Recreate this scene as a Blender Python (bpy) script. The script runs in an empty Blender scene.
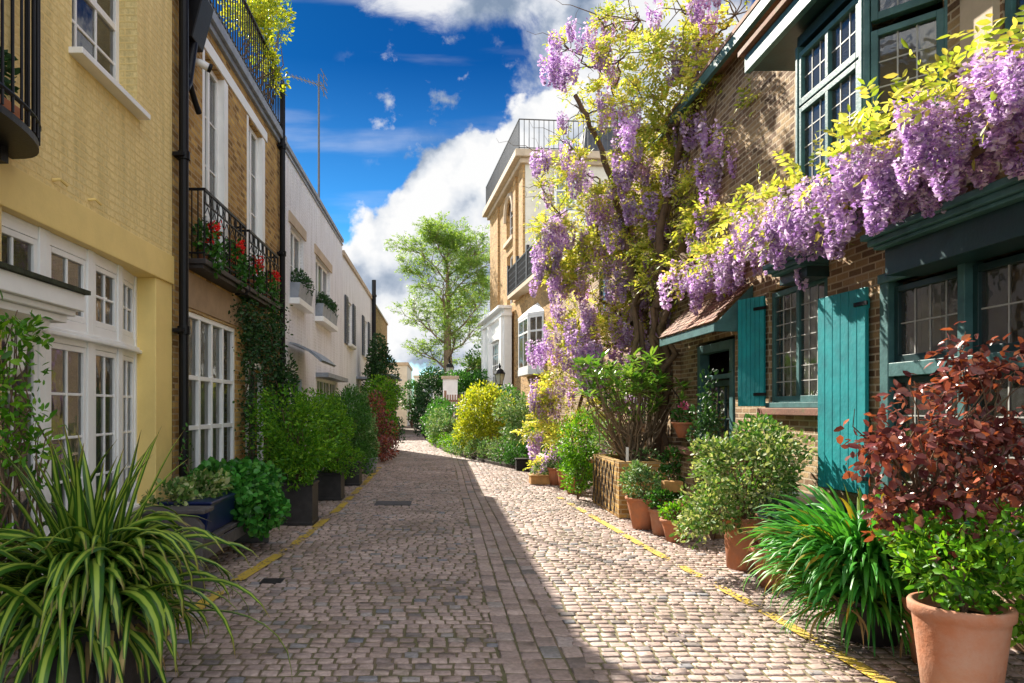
import bpy, math, random
import numpy as np
from mathutils import Vector, Matrix
random.seed(7); rng = np.random.default_rng(11)
C = bpy.context.scene.collection
F, EYE, VX, VY = 700.0, 1.6, 441.0, 408.0     # focal length in pixels, eye height, vanishing point of the lane
def at(px, py, Y): return ((px-VX)/F*Y, Y, EYE+(VY-py)/F*Y)
def yat(px, X): return F*X/(px-VX)            # depth at which a wall plane x = X is seen at column px

# ------------------------------------------------------------------ materials
def nodes(name):
    m = bpy.data.materials.new(name); m.use_nodes = True
    nt = m.node_tree; nt.nodes.clear()
    return m, nt, nt.nodes, nt.links
def N(nt, t, **kw):
    n = nt.nodes.new(t)
    for k, v in kw.items():
        if hasattr(n, k): setattr(n, k, v)
    return n
def S(n, **kw):
    for k, v in kw.items(): n.inputs[k.replace('_', ' ')].default_value = v
    return n
def rgba(c): return (c[0], c[1], c[2], 1)
def ramp(nt, stops):
    r = nt.nodes.new('ShaderNodeValToRGB'); e = r.color_ramp.elements
    while len(e) < len(stops): e.new(.5)
    for i, (p, c) in enumerate(stops): e[i].position = p; e[i].color = rgba(c)
    return r
def mixc(nt, fac, a, b, mode='MIX'):
    n = nt.nodes.new('ShaderNodeMix'); n.data_type = 'RGBA'; n.blend_type = mode
    def s(k, v):
        if hasattr(v, 'is_linked') or hasattr(v, 'links'): nt.links.new(v, n.inputs[k])
        else: n.inputs[k].default_value = v if k == 0 else rgba(v)
    s(0, fac); s(6, a); s(7, b)
    return n.outputs[2]
def bsdf(nt, L, rough=.6, metal=0, spec=.4):
    p = nt.nodes.new('ShaderNodeBsdfPrincipled'); o = nt.nodes.new('ShaderNodeOutputMaterial')
    p.inputs['Roughness'].default_value = rough; p.inputs['Metallic'].default_value = metal
    p.inputs['Specular IOR Level'].default_value = spec
    L.new(p.outputs[0], o.inputs[0]); return p
def noise(nt, L, vec, scale, detail=5, rough=.6):
    n = nt.nodes.new('ShaderNodeTexNoise'); n.inputs['Scale'].default_value = scale
    n.inputs['Detail'].default_value = detail; n.inputs['Roughness'].default_value = rough
    L.new(vec, n.inputs['Vector']); return n
def bump(nt, L, h, strength, dist, prev=None):
    b = nt.nodes.new('ShaderNodeBump'); b.inputs['Strength'].default_value = strength
    b.inputs['Distance'].default_value = dist; L.new(h, b.inputs['Height'])
    if prev is not None: L.new(prev, b.inputs['Normal'])
    return b.outputs[0]
def pm(name, col, rough=.6, var=.2, scale=4, bmp=.3, bscale=40, metal=0, spec=.4, col2=None):
    m, nt, ns, L = nodes(name); p = bsdf(nt, L, rough, metal, spec)
    tc = ns.new('ShaderNodeTexCoord')
    n1 = noise(nt, L, tc.outputs['Object'], scale, 6, .65)
    c2 = col2 if col2 else tuple(c*(1-2*var) for c in col)
    r = ramp(nt, [(.3, c2), (.62, col)]); L.new(n1.outputs[0], r.inputs[0])
    L.new(r.outputs[0], p.inputs['Base Color'])
    if bmp:
        n2 = noise(nt, L, tc.outputs['Object'], bscale, 4)
        L.new(bump(nt, L, n2.outputs[0], bmp, .01), p.inputs['Normal'])
    return m
def brickmat(name, a, b, mortar, painted=False, bw=.225, rh=.075, ms=.011, rough=.85, bs=.7, dirt=None):
    m, nt, ns, L = nodes(name); p = bsdf(nt, L, rough, 0, .25)
    uv = ns.new('ShaderNodeUVMap')
    wn = noise(nt, L, uv.outputs[0], 7, 3)
    ad = ns.new('ShaderNodeVectorMath'); ad.operation = 'MULTIPLY_ADD'
    L.new(wn.outputs['Color'], ad.inputs[0]); ad.inputs[1].default_value = (.008, .008, 0); L.new(uv.outputs[0], ad.inputs[2])
    br = ns.new('ShaderNodeTexBrick'); L.new(ad.outputs[0], br.inputs['Vector'])
    S(br, Scale=1.12, Mortar_Size=ms, Mortar_Smooth=.3, Brick_Width=bw, Row_Height=rh, Bias=0)
    br.inputs['Color1'].default_value = (0, 0, 0, 1); br.inputs['Color2'].default_value = (1, 1, 1, 1); br.inputs['Mortar'].default_value = (.5, .5, .5, 1)
    big = noise(nt, L, uv.outputs[0], 1.3, 6, .7); fine = noise(nt, L, uv.outputs[0], 60, 4)
    if painted:
        r = ramp(nt, [(.25, b), (.6, a)]); L.new(big.outputs[0], r.inputs[0]); col = r.outputs[0]
        f2 = noise(nt, L, uv.outputs[0], 25, 4); r2 = ramp(nt, [(.3, (.82, .82, .8)), (.55, (1, 1, 1))]); L.new(f2.outputs[0], r2.inputs[0])
        col = mixc(nt, 1.0, col, r2.outputs[0], 'MULTIPLY')
        mp = ns.new('ShaderNodeMapping'); mp.inputs['Scale'].default_value = (3.5, .35, 1); L.new(uv.outputs[0], mp.inputs[0])
        sn = noise(nt, L, mp.outputs[0], 1.5, 6, .7); sr = ramp(nt, [(.32, (.72, .71, .68)), (.56, (1, 1, 1))]); L.new(sn.outputs[0], sr.inputs[0]); col = mixc(nt, 1.0, col, sr.outputs[0], 'MULTIPLY')
        col = mixc(nt, br.outputs['Fac'], col, mortar)
    else:
        r = ramp(nt, [(0, a), (.35, tuple((x+y)/2 for x, y in zip(a, b))), (.65, b), (1, tuple(x*.55 for x in b))])
        L.new(br.outputs['Color'], r.inputs[0])
        r2 = ramp(nt, [(.3, (.62, .6, .58)), (.65, (1.05, 1.05, 1.05))]); L.new(big.outputs[0], r2.inputs[0])
        f2 = ramp(nt, [(.3, (.75, .75, .75)), (.6, (1, 1, 1))]); L.new(fine.outputs[0], f2.inputs[0])
        col = mixc(nt, 1.0, r.outputs[0], r2.outputs[0], 'MULTIPLY'); col = mixc(nt, 1.0, col, f2.outputs[0], 'MULTIPLY')
        col = mixc(nt, br.outputs['Fac'], col, mortar)
    L.new(col, p.inputs['Base Color'])
    inv = ns.new('ShaderNodeMath'); inv.operation = 'SUBTRACT'; inv.inputs[0].default_value = 1; L.new(br.outputs['Fac'], inv.inputs[1])
    b1 = bump(nt, L, inv.outputs[0], bs, .008); rel = noise(nt, L, uv.outputs[0], 22, 5)
    L.new(bump(nt, L, rel.outputs[0], .6 if painted else .5, .02, b1), p.inputs['Normal'])
    return m
def leafmat(name, cols, trans=.35, rough=.45, stripe=None, patch=None):
    m, nt, ns, L = nodes(name)
    g = ns.new('ShaderNodeNewGeometry'); k = len(cols)
    r = ramp(nt, [(i/max(1, k-1), c) for i, c in enumerate(cols)]); L.new(g.outputs['Random Per Island'], r.inputs[0])
    tc = ns.new('ShaderNodeTexCoord'); n = noise(nt, L, tc.outputs['Object'], 2.2, 4, .7)
    rr = ramp(nt, [(.3, (.55, .6, .5)), (.68, (1.25, 1.2, 1.1))]); L.new(n.outputs[0], rr.inputs[0])
    col = mixc(nt, 1.0, r.outputs[0], rr.outputs[0], 'MULTIPLY')
    if stripe:
        uv = ns.new('ShaderNodeUVMap'); sp = ns.new('ShaderNodeSeparateXYZ'); L.new(uv.outputs[0], sp.inputs[0])
        sr = ramp(nt, [(stripe[1], (0, 0, 0)), (stripe[1]+.09, (1, 1, 1)), (stripe[2], (1, 1, 1)), (stripe[2]+.09, (0, 0, 0))])
        L.new(sp.outputs[0], sr.inputs[0]); sf = N(nt, 'ShaderNodeMath', operation='MULTIPLY'); L.new(sr.outputs[0], sf.inputs[0]); sf.inputs[1].default_value = .9
        col = mixc(nt, sf.outputs[0], col, stripe[0])
        tr = ramp(nt, [(.88, (0, 0, 0)), (1, (1, 1, 1))]); L.new(sp.outputs[1], tr.inputs[0]); col = mixc(nt, tr.outputs[0], col, (.25, .16, .06))
    p = ns.new('ShaderNodeBsdfPrincipled'); p.inputs['Roughness'].default_value = rough; p.inputs['Specular IOR Level'].default_value = .35
    t = ns.new('ShaderNodeBsdfTranslucent'); mx = ns.new('ShaderNodeMixShader'); o = ns.new('ShaderNodeOutputMaterial')
    L.new(col, p.inputs['Base Color'])
    tcol = mixc(nt, 1.0, col, (1.5, 1.4, .7) if name != 'wisteria_petal' else (1.1, 1.0, 1.25), 'MULTIPLY'); L.new(tcol, t.inputs[0])
    mx.inputs[0].default_value = min(trans, .5); L.new(p.outputs[0], mx.inputs[1]); L.new(t.outputs[0], mx.inputs[2]); L.new(mx.outputs[0], o.inputs[0])
    return m
def glassmat(name, tint=(.75, .8, .8), refl=1.0, dusty=.06):
    m, nt, ns, L = nodes(name)
    fr = ns.new('ShaderNodeFresnel'); fr.inputs[0].default_value = 1.55
    mu = N(nt, 'ShaderNodeMath', operation='MULTIPLY_ADD'); L.new(fr.outputs[0], mu.inputs[0]); mu.inputs[1].default_value = refl; mu.inputs[2].default_value = .06
    t = ns.new('ShaderNodeBsdfTransparent'); t.inputs[0].default_value = rgba(tint)
    g = ns.new('ShaderNodeBsdfGlossy'); g.inputs['Roughness'].default_value = .03
    tc = ns.new('ShaderNodeTexCoord'); n = noise(nt, L, tc.outputs['Object'], 5, 2); L.new(bump(nt, L, n.outputs[0], .12, .03), g.inputs['Normal'])
    d = ns.new('ShaderNodeBsdfDiffuse'); d.inputs[0].default_value = (.5, .5, .48, 1)
    m1 = ns.new('ShaderNodeMixShader'); L.new(mu.outputs[0], m1.inputs[0]); L.new(t.outputs[0], m1.inputs[1]); L.new(g.outputs[0], m1.inputs[2])
    m2 = ns.new('ShaderNodeMixShader'); m2.inputs[0].default_value = dusty; L.new(m1.outputs[0], m2.inputs[1]); L.new(d.outputs[0], m2.inputs[2])
    o = ns.new('ShaderNodeOutputMaterial'); L.new(m2.outputs[0], o.inputs[0]); return m
def islandmat(name, stops, rough=.7, bs=.5, extra=None, spec=.4):
    m, nt, ns, L = nodes(name); p = bsdf(nt, L, rough, 0, spec)
    g = ns.new('ShaderNodeNewGeometry'); r = ramp(nt, stops); L.new(g.outputs['Random Per Island'], r.inputs[0])
    tc = ns.new('ShaderNodeTexCoord'); n = noise(nt, L, tc.outputs['Object'], 30, 5); n2 = noise(nt, L, tc.outputs['Object'], .9, 5, .7)
    a = ramp(nt, [(.3, (.7, .7, .7)), (.65, (1.15, 1.15, 1.15))]); L.new(n.outputs[0], a.inputs[0])
    b = ramp(nt, [(.35, (.72, .7, .66)), (.6, (1.1, 1.1, 1.1))]); L.new(n2.outputs[0], b.inputs[0])
    c = mixc(nt, 1.0, r.outputs[0], a.outputs[0], 'MULTIPLY'); c = mixc(nt, 1.0, c, b.outputs[0], 'MULTIPLY')
    if extra:   # moss or dirt patches
        n3 = noise(nt, L, tc.outputs['Object'], extra[1], 6, .7); e = ramp(nt, [(extra[2], (0, 0, 0)), (extra[2]+.1, (1, 1, 1))]); L.new(n3.outputs[0], e.inputs[0])
        f = N(nt, 'ShaderNodeMath', operation='MULTIPLY'); L.new(e.outputs[0], f.inputs[0]); f.inputs[1].default_value = .55
        c = mixc(nt, f.outputs[0], c, extra[0])
    L.new(c, p.inputs['Base Color']); L.new(bump(nt, L, n.outputs[0], bs, .006), p.inputs['Normal'])
    rr = ramp(nt, [(.2, (rough-.15,)*3), (.8, (rough+.15,)*3)]); L.new(n2.outputs[0], rr.inputs[0]); L.new(rr.outputs[0], p.inputs['Roughness'])
    return m

M = {}
M['yellow_brick'] = brickmat('yellow_painted_brick', (.92, .73, .35), (.84, .65, .28), (.80, .61, .26), True, bs=.75)
M['yellow_paint'] = pm('yellow_paint', (.88, .66, .24), .5, .08, 1.3, .15)
M['white_brick'] = brickmat('white_painted_brick', (.86, .86, .90), (.78, .78, .82), (.78, .78, .81), True, bs=.35)
M['white_brick2'] = brickmat('white_painted_brick_smooth', (.88, .88, .91), (.80, .80, .83), (.80, .80, .82), True, bs=.2)
M['stock'] = brickmat('stock_brick', (.72, .46, .14), (.46, .25, .07), (.42, .31, .17))
M['stock_dark'] = brickmat('weathered_stock_brick', (.55, .38, .20), (.31, .19, .11), (.50, .40, .28))
M['orange_brick'] = brickmat('orange_brick', (.68, .40, .15), (.50, .27, .09), (.52, .38, .22))
M['stone'] = pm('sandstone', (.40, .27, .16), .8, .15, 3, .3)
M['sand'] = pm('pale_stone', (.55, .44, .32), .8, .12, 3, .2)
M['white'] = pm('white_gloss_paint', (.87, .87, .86), .35, .05, 3, .05)
M['cream'] = pm('cream_render', (.72, .68, .58), .7, .08, 2, .15)
M['black'] = pm('black_iron', (.008, .008, .010), .4, .2, 8, .15, 60, 0, .2)
M['lead'] = pm('lead_sheet', (.28, .31, .36), .45, .2, 5, .2)
M['leading'] = pm('window_leading', (.42, .42, .4), .5, .1, 20, 0)
M['slate'] = islandmat('slate', [(0, (.05, .055, .07)), (1, (.11, .12, .15))], .6)
M['tiles'] = islandmat('clay_tiles', [(0, (.14, .06, .04)), (.5, (.26, .12, .08)), (1, (.36, .2, .14))], .8, .6, ((.10, .11, .04), 6, .55))
M['teal'] = pm('teal_paint', (.012, .30, .33), .5, .2, 3.5, .4, 18, col2=(.015, .19, .22))
M['green'] = pm('dark_green_paint', (.012, .045, .05), .4, .2, 5, .15, 30)
M['palegreen'] = pm('weathered_green_paint', (.065, .165, .17), .5, .2, 5, .3, 30, col2=(.03, .09, .095))
M['grey_shutter'] = pm('grey_paint', (.07, .08, .1), .5, .15, 4, .1)
M['curtain'] = pm('curtain_cloth', (.62, .6, .5), .9, .1, 5, .1)
M['curtain_gold'] = pm('gold_curtain_cloth', (.55, .43, .16), .9, .1, 5, .1)
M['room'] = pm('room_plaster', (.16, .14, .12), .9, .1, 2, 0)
M['glass'] = glassmat('window_glass')
M['terracotta'] = pm('terracotta', (.46, .17, .075), .8, .22, 7, .45, 30, col2=(.33, .15, .09))
M['terracotta_pale'] = pm('pale_terracotta', (.38, .145, .07), .85, .2, 4, .5, 35, col2=(.40, .24, .17))
M['soil'] = pm('soil', (.04, .026, .016), .95, .3, 20, .8, 60)
M['wood_dark'] = pm('dark_stained_wood', (.035, .03, .03), .55, .25, 8, .3, 30)
M['wood_grey'] = pm('grey_wood', (.10, .09, .09), .7, .25, 9, .3, 30)
M['wood'] = pm('orange_wood', (.5, .27, .09), .7, .2, 9, .3, 30)
M['fence'] = pm('reddish_fence_wood', (.42, .22, .15), .8, .2, 9, .3, 30)
M['bark'] = pm('bark', (.16, .10, .06), .9, .3, 10, .9, 45, col2=(.07, .045, .03))
M['bark_pale'] = pm('pale_bark', (.26, .19, .12), .9, .25, 10, .8, 45)
M['blue'] = pm('blue_glaze', (.01, .02, .09), .3, .2, 6, .05)
M['moss'] = pm('mossy_lead', (.05, .055, .03), .95, .35, 12, .8, 40)
M['bulb'] = pm('lantern_glass', (.6, .6, .5), .2, .1, 5, 0)
M['antenna'] = pm('grey_aluminium', (.12, .12, .12), .5, .1, 5, 0, metal=.3)
M['setts'] = islandmat('granite_setts', [(0, (.20, .175, .17)), (.10, (.34, .26, .235)), (.5, (.41, .31, .275)), (.88, (.48, .37, .33)), (.97, (.34, .31, .30)), (1, (.20, .20, .23))], .6, .8, ((.09, .10, .03), 1.6, .60), .25)
M['mortar'] = pm('joint_earth', (.20, .155, .10), .95, .3, 3, .8, 50, col2=(.11, .12, .045))
M['ground'] = brickmat('far_setts', (.33, .26, .23), (.22, .17, .15), (.12, .10, .06), bw=.12, rh=.1, ms=.014)
M['yellow_line'] = pm('worn_yellow_paint', (.66, .45, .05), .8, .2, 12, .5, 50, col2=(.42, .31, .09))
M['petals'] = leafmat('fallen_petals', [(.5, .34, .42), (.62, .5, .52), (.42, .28, .24)], .2)
M['L_strap'] = leafmat('variegated_strap_leaf', [(.030, .095, .012), (.045, .13, .015), (.07, .17, .02)], .25, .35, stripe=((.36, .48, .07), .22, .60))
M['L_agap'] = leafmat('glossy_strap_leaf', [(.025, .16, .03), (.05, .27, .05), (.10, .38, .06), (.07, .30, .04), (.09, .34, .05), (.06, .28, .04), (.40, .24, .03)], .3, .42)
M['L_box'] = leafmat('bright_green_leaf', [(.035, .13, .008), (.08, .26, .015), (.15, .36, .02), (.24, .43, .03)], .4)
M['L_mid'] = leafmat('mid_green_leaf', [(.02, .09, .015), (.045, .16, .025), (.08, .24, .035)], .35)
M['L_dark'] = leafmat('dark_green_leaf', [(.012, .045, .014), (.025, .085, .025), (.05, .13, .035)], .25)
M['L_ivy'] = leafmat('ivy_leaf', [(.02, .10, .02), (.04, .20, .03), (.08, .31, .05), (.14, .36, .07)], .3, .35)
M['L_gold'] = leafmat('golden_leaf', [(.16, .26, .02), (.36, .42, .03), (.54, .55, .06)], .45)
M['L_wist'] = leafmat('young_wisteria_leaf', [(.24, .37, .05), (.42, .52, .07), (.60, .62, .13), (.76, .74, .26), (.60, .50, .12)], .38)
M['L_grey'] = leafmat('grey_green_leaf', [(.05, .16, .05), (.12, .28, .08), (.33, .42, .24), (.08, .20, .04)], .25, .6)
M['L_var'] = leafmat('cream_edged_leaf', [(.06, .15, .03), (.15, .28, .06), (.36, .44, .18), (.52, .54, .34), (.08, .19, .04), (.11, .24, .05)], .3, .55)
M['L_red'] = leafmat('copper_red_leaf', [(.07, .018, .024), (.17, .045, .05), (.30, .12, .12), (.20, .05, .055), (.45, .12, .06)], .22, .26)
M['L_rhodo'] = leafmat('rhododendron_leaf', [(.05, .17, .025), (.14, .34, .05), (.30, .46, .10), (.09, .22, .04)], .25, .28)
M['L_tree'] = leafmat('spring_tree_leaf', [(.12, .25, .05), (.21, .35, .07), (.34, .46, .13)], .45)
M['F_purple'] = leafmat('wisteria_petal', [(.40, .21, .60), (.60, .40, .76), (.76, .60, .86), (.88, .78, .93), (.68, .50, .80), (.46, .26, .66)], .4, .6)
M['L_dead'] = leafmat('withered_leaf', [(.20, .12, .05), (.34, .23, .10), (.42, .33, .16)], .2, .7)
M['F_red'] = leafmat('geranium_petal', [(.6, .01, .01), (.8, .03, .03)], .2)
M['F_pink'] = leafmat('pink_petal', [(.6, .08, .3), (.7, .2, .4)], .2)

# ------------------------------------------------------------------ mesh helpers
class Fr:                                    # a wall frame: u along the wall, v up, w outwards
    def __init__(s, o, ang):                 # ang: direction of u, degrees from +x
        a = math.radians(ang); s.o = Vector(o); s.U = Vector((math.cos(a), math.sin(a), 0)); s.N = s.U.cross(Vector((0, 0, 1)))
    def __call__(s, u, v, w): p = s.o+s.U*u+s.N*w; return (p.x, p.y, p.z+v)
WORLD = None
class MB:
    def __init__(s): s.v = []; s.f = []
    def quad(s, *p):
        n = len(s.v); s.v += [tuple(q) for q in p]; s.f.append(tuple(range(n, n+len(p)))); return s
    def box(s, a, b, fr=None):
        (x0, y0, z0), (x1, y1, z1) = a, b
        pts = [(x0, y0, z0), (x1, y0, z0), (x1, y1, z0), (x0, y1, z0), (x0, y0, z1), (x1, y0, z1), (x1, y1, z1), (x0, y1, z1)]
        if fr: pts = [fr(p[0], p[2], p[1]) for p in pts]   # with a frame a box is (u, w, v)
        n = len(s.v); s.v += pts
        q = [(n, n+3, n+2, n+1), (n+4, n+5, n+6, n+7), (n, n+1, n+5, n+4), (n+1, n+2, n+6, n+5), (n+2, n+3, n+7, n+6), (n+3, n, n+4, n+7)]
        s.f += [f[::-1] for f in q] if fr else q; return s
    def fb(s, fr, u0, u1, v0, v1, w0, w1): return s.box((u0, w0, v0), (u1, w1, v1), fr)
    def prism(s, poly, d):                   # poly: 3d points; d: extrusion vector
        n = len(s.v); k = len(poly); s.v += [tuple(p) for p in poly]+[tuple(Vector(p)+Vector(d)) for p in poly]
        s.f += [tuple(range(n+k-1, n-1, -1)), tuple(range(n+k, n+2*k))]+[(n+i, n+(i+1) % k, n+k+(i+1) % k, n+k+i) for i in range(k)]; return s
    def tube(s, pts, rad, k=6, cap=True):
        pts = [Vector(p) for p in pts]; m = len(pts); rad = rad if hasattr(rad, '__len__') else [rad]*m
        n = len(s.v); ref = None
        for i, p in enumerate(pts):
            t = (pts[min(i+1, m-1)]-pts[max(i-1, 0)]).normalized()
            if ref is None: ref = t.orthogonal().normalized()
            ref = (ref-t*ref.dot(t)); ref = ref.normalized() if ref.length > 1e-4 else t.orthogonal().normalized()
            bn = t.cross(ref)
            for j in range(k):
                a = 2*math.pi*j/k; s.v.append(tuple(p+(ref*math.cos(a)+bn*math.sin(a))*rad[i]))
        for i in range(m-1):
            for j in range(k): s.f.append((n+i*k+j, n+i*k+(j+1) % k, n+(i+1)*k+(j+1) % k, n+(i+1)*k+j))
        if cap: s.f += [tuple(range(n+k-1, n-1, -1)), tuple(range(n+(m-1)*k, n+m*k))]
        return s
    def lathe(s, c, prof, k=32):             # prof: (radius, z)
        n = len(s.v); m = len(prof)
        for r, z in prof:
            for j in range(k): a = 2*math.pi*j/k; s.v.append((c[0]+r*math.cos(a), c[1]+r*math.sin(a), c[2]+z))
        for i in range(m-1):
            for j in range(k): s.f.append((n+i*k+j, n+i*k+(j+1) % k, n+(i+1)*k+(j+1) % k, n+(i+1)*k+j))
        s.f += [tuple(range(n+k-1, n-1, -1)), tuple(range(n+(m-1)*k, n+m*k))]; return s
    def build(s, name, mat, parent=None, smooth=False, bevel=0):
        me = bpy.data.meshes.new(name)
        off = Vector(parent_loc(parent)) if parent else Vector((0, 0, 0))
        me.from_pydata([tuple(Vector(p)-off) for p in s.v], [], s.f); me.update()
        V = np.array(s.v); nl = len(me.loops); uvl = me.uv_layers.new(name='UVMap')
        li = np.zeros(nl, int); me.loops.foreach_get('vertex_index', li)
        pn = np.zeros(len(me.polygons)*3); me.polygons.foreach_get('normal', pn); pn = np.abs(pn.reshape(-1, 3))
        lt = np.zeros(len(me.polygons), int); me.polygons.foreach_get('loop_total', lt); pi = np.repeat(np.arange(len(lt)), lt)
        P = V[li]; ax = np.argmax(pn[pi]*np.array([1, 1, 1.01]), 1)
        uv = np.where((ax == 0)[:, None], P[:, [1, 2]], np.where((ax == 1)[:, None], P[:, [0, 2]], P[:, [0, 1]]))
        uvl.data.foreach_set('uv', uv.ravel())
        me.materials.append(M[mat] if isinstance(mat, str) else mat)
        if smooth: me.polygons.foreach_set('use_smooth', [True]*len(me.polygons))
        o = bpy.data.objects.new(name, me); C.objects.link(o)
        if parent: o.parent = parent
        if bevel:
            b = o.modifiers.new('bevel', 'BEVEL'); b.width = bevel; b.segments = 2; b.limit_method = 'ANGLE'
        return o
def parent_loc(p):
    l = Vector((0, 0, 0))
    while p: l = l+p.location; p = p.parent
    return l
def thing(name, label, cat, loc=(0, 0, 0), group=None):
    o = bpy.data.objects.new(name, None); C.objects.link(o); o.location = loc; o.empty_display_size = .2
    o['label'] = label; o['category'] = cat
    if group: o['group'] = group
    return o
def tag(o, label, cat, group=None):
    o['label'] = label; o['category'] = cat
    if group: o['group'] = group
    return o
def struct(o): o['kind'] = 'structure'; return o

def npmesh(name, V, Fq, mat, parent=None, uv=None, smooth=False):
    """V (n,3), Fq (m,k) equal-size faces"""
    off = np.array(parent_loc(parent)) if parent else np.zeros(3)
    me = bpy.data.meshes.new(name); me.vertices.add(len(V)); me.vertices.foreach_set('co', (V-off).astype(np.float32).ravel())
    k = Fq.shape[1]; me.loops.add(Fq.size); me.loops.foreach_set('vertex_index', Fq.astype(np.int32).ravel())
    me.polygons.add(len(Fq)); me.polygons.foreach_set('loop_start', np.arange(0, Fq.size, k, dtype=np.int32))
    me.update(calc_edges=True)
    if uv is not None:
        l = me.uv_layers.new(name='UVMap'); l.data.foreach_set('uv', uv[Fq.ravel()].astype(np.float32).ravel())
    if smooth: me.polygons.foreach_set('use_smooth', [True]*len(me.polygons))
    me.materials.append(M[mat]); o = bpy.data.objects.new(name, me); C.objects.link(o)
    if parent: o.parent = parent
    return o
def nrm(a): return a/np.maximum(np.linalg.norm(a, axis=-1, keepdims=True), 1e-9)
LEAF = {'leaf': ([(0, 0, 0), (-.5, .35, .12), (-.38, .75, .08), (0, 1, -.06), (.38, .75, .08), (.5, .35, .12)], [(0, 3, 2, 1), (0, 5, 4, 3)]),
        'petal': ([(-.5, 0, 0), (-.5, 1, .15), (.5, 1, -.1), (.5, 0, 0)], [(0, 3, 2, 1)]),
        'long': ([(0, 0, 0), (-.5, .45, .1), (-.3, .8, .02), (0, 1, -.14), (.3, .8, .02), (.5, .45, .1)], [(0, 3, 2, 1), (0, 5, 4, 3)])}
def leafgeo(P, D, Nn, ln, wd, shape='leaf'):
    T, Fc = LEAF[shape]; T = np.array(T); D = nrm(D); X = nrm(np.cross(D, Nn)); Z = np.cross(X, D)
    ln = np.broadcast_to(ln, (len(P),))[:, None, None]; wd = np.broadcast_to(wd, (len(P),))[:, None, None]
    V = P[:, None]+X[:, None]*T[None, :, 0:1]*wd+D[:, None]*T[None, :, 1:2]*ln+Z[:, None]*T[None, :, 2:3]*wd
    k = len(T); Fa = np.array(Fc)[None]+(np.arange(len(P))*k)[:, None, None]
    return V.reshape(-1, 3), Fa.reshape(-1, 4)
def leaves(name, P, D, Nn, ln, wd, mat, parent=None, shape='leaf'):
    V, Fa = leafgeo(P, D, Nn, ln, wd, shape); return npmesh(name, V, Fa, mat, parent)
def fuzz(P, seed, scale, n=10):
    r = np.random.default_rng(seed); K = r.normal(size=(n, 3))*scale; ph = r.uniform(0, 6.28, n)
    return np.cos(P@K.T+ph).mean(1)*math.sqrt(n)*.7
def blob_points(blobs, n, seed=0, hollow=.45, lump=.22, gap=-.55, gs=7.):
    r = np.random.default_rng(seed); B = np.array(blobs, float); vol = (B[:, 3]*B[:, 4]*B[:, 5])**.75; idx = r.choice(len(B), int(n*1.6), p=vol/vol.sum())
    d = nrm(r.normal(size=(len(idx), 3))); rad = 1-hollow*r.random(len(idx))**1.5
    c = B[idx, :3]; R = B[idx, 3:6]; sz = R.mean()
    P = c+d*R*(rad*(1+lump*fuzz(c+d*R, seed+1, 2.2/sz)))[:, None]
    keep = fuzz(P, seed+5, gs/max(sz, .15)*.4) > gap; P = P[keep][:n]; d = d[keep][:n]
    return P, d
def bush(parent, blobs, n, ls, mat, seed=0, name='foliage', wr=.5, shape='leaf', hollow=.5, lump=.22, gap=-.5, droop=0., jit=.7):
    P, d = blob_points(blobs, n, seed, hollow, lump, gap); r = np.random.default_rng(seed+9)
    ok = P[:, 2] > .03; P = P[ok]; d = d[ok]; k = len(P)
    D = nrm(d+r.normal(size=(k, 3))*jit+np.array([0, 0, .25-droop])); Nn = nrm(d+r.normal(size=(k, 3))*.6+np.array([0, 0, .6]))
    s = ls*r.uniform(.6, 1.25, k)
    return leaves(name, P, D, Nn, s, s*wr, mat, parent, shape)
def ribbons(name, base, az, el, ln, wd, mat, parent, bend, seg=9, seed=0, floor=.02, twist=.3):
    r = np.random.default_rng(seed); k = len(az); P = np.array(base, float); P = np.broadcast_to(P, (k, 3)).copy()
    H = np.stack([np.cos(az), np.sin(az), 0*az], 1); e = el.copy(); pts = [P.copy()]; side = np.stack([-np.sin(az), np.cos(az), 0*az], 1)
    side = nrm(side+np.array([0, 0, 1])*r.normal(size=(k, 1))*twist); step = ln/seg; dirs = []
    for i in range(seg):
        d = H*np.cos(e)[:, None]+np.array([0, 0, 1])*np.sin(e)[:, None]; dirs.append(d); P = P+d*step[:, None]; P[:, 2] = np.maximum(P[:, 2], floor)
        pts.append(P.copy()); e = np.maximum(e-bend/seg*(.35+1.3*i/seg), -1.5)
    dirs.append(dirs[-1]); V = []; UV = []
    prof = np.interp(np.linspace(0, 1, seg+1), [0, .12, .5, .8, 1], [.6, .9, 1, .7, .03])
    for i in range(seg+1):
        nn = np.cross(side, dirs[i]); w = (wd*prof[i]/2)[:, None]
        V += [pts[i]-side*w+nn*w*.35, pts[i], pts[i]+side*w+nn*w*.35]; t = i/seg
        UV += [np.tile([0, t], (k, 1)), np.tile([.5, t], (k, 1)), np.tile([1, t], (k, 1))]
    V = np.stack(V, 1); UV = np.stack(UV, 1); nv = V.shape[1]; Fa = []
    for i in range(seg):
        for j in (0, 1): a = i*3+j; Fa.append((a, a+1, a+4, a+3))
    Fa = np.array(Fa)[None]+(np.arange(k)*nv)[:, None, None]
    return npmesh(name, V.reshape(-1, 3), Fa.reshape(-1, 4), mat, parent, UV.reshape(-1, 2).astype(float), True)
def wig(a, b, n=6, amp=.05, sag=0, rnd=random):
    a, b = Vector(a), Vector(b); L = (b-a).length; out = []; o = Vector((0, 0, 0))
    for i in range(n+1):
        t = i/n; env = math.sin(math.pi*t); o = o*.5+Vector([rnd.gauss(0, 1) for _ in range(3)])*amp*L
        out.append(a.lerp(b, t)+o*env+Vector((0, 0, -sag*L*env)))
    return out
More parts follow.
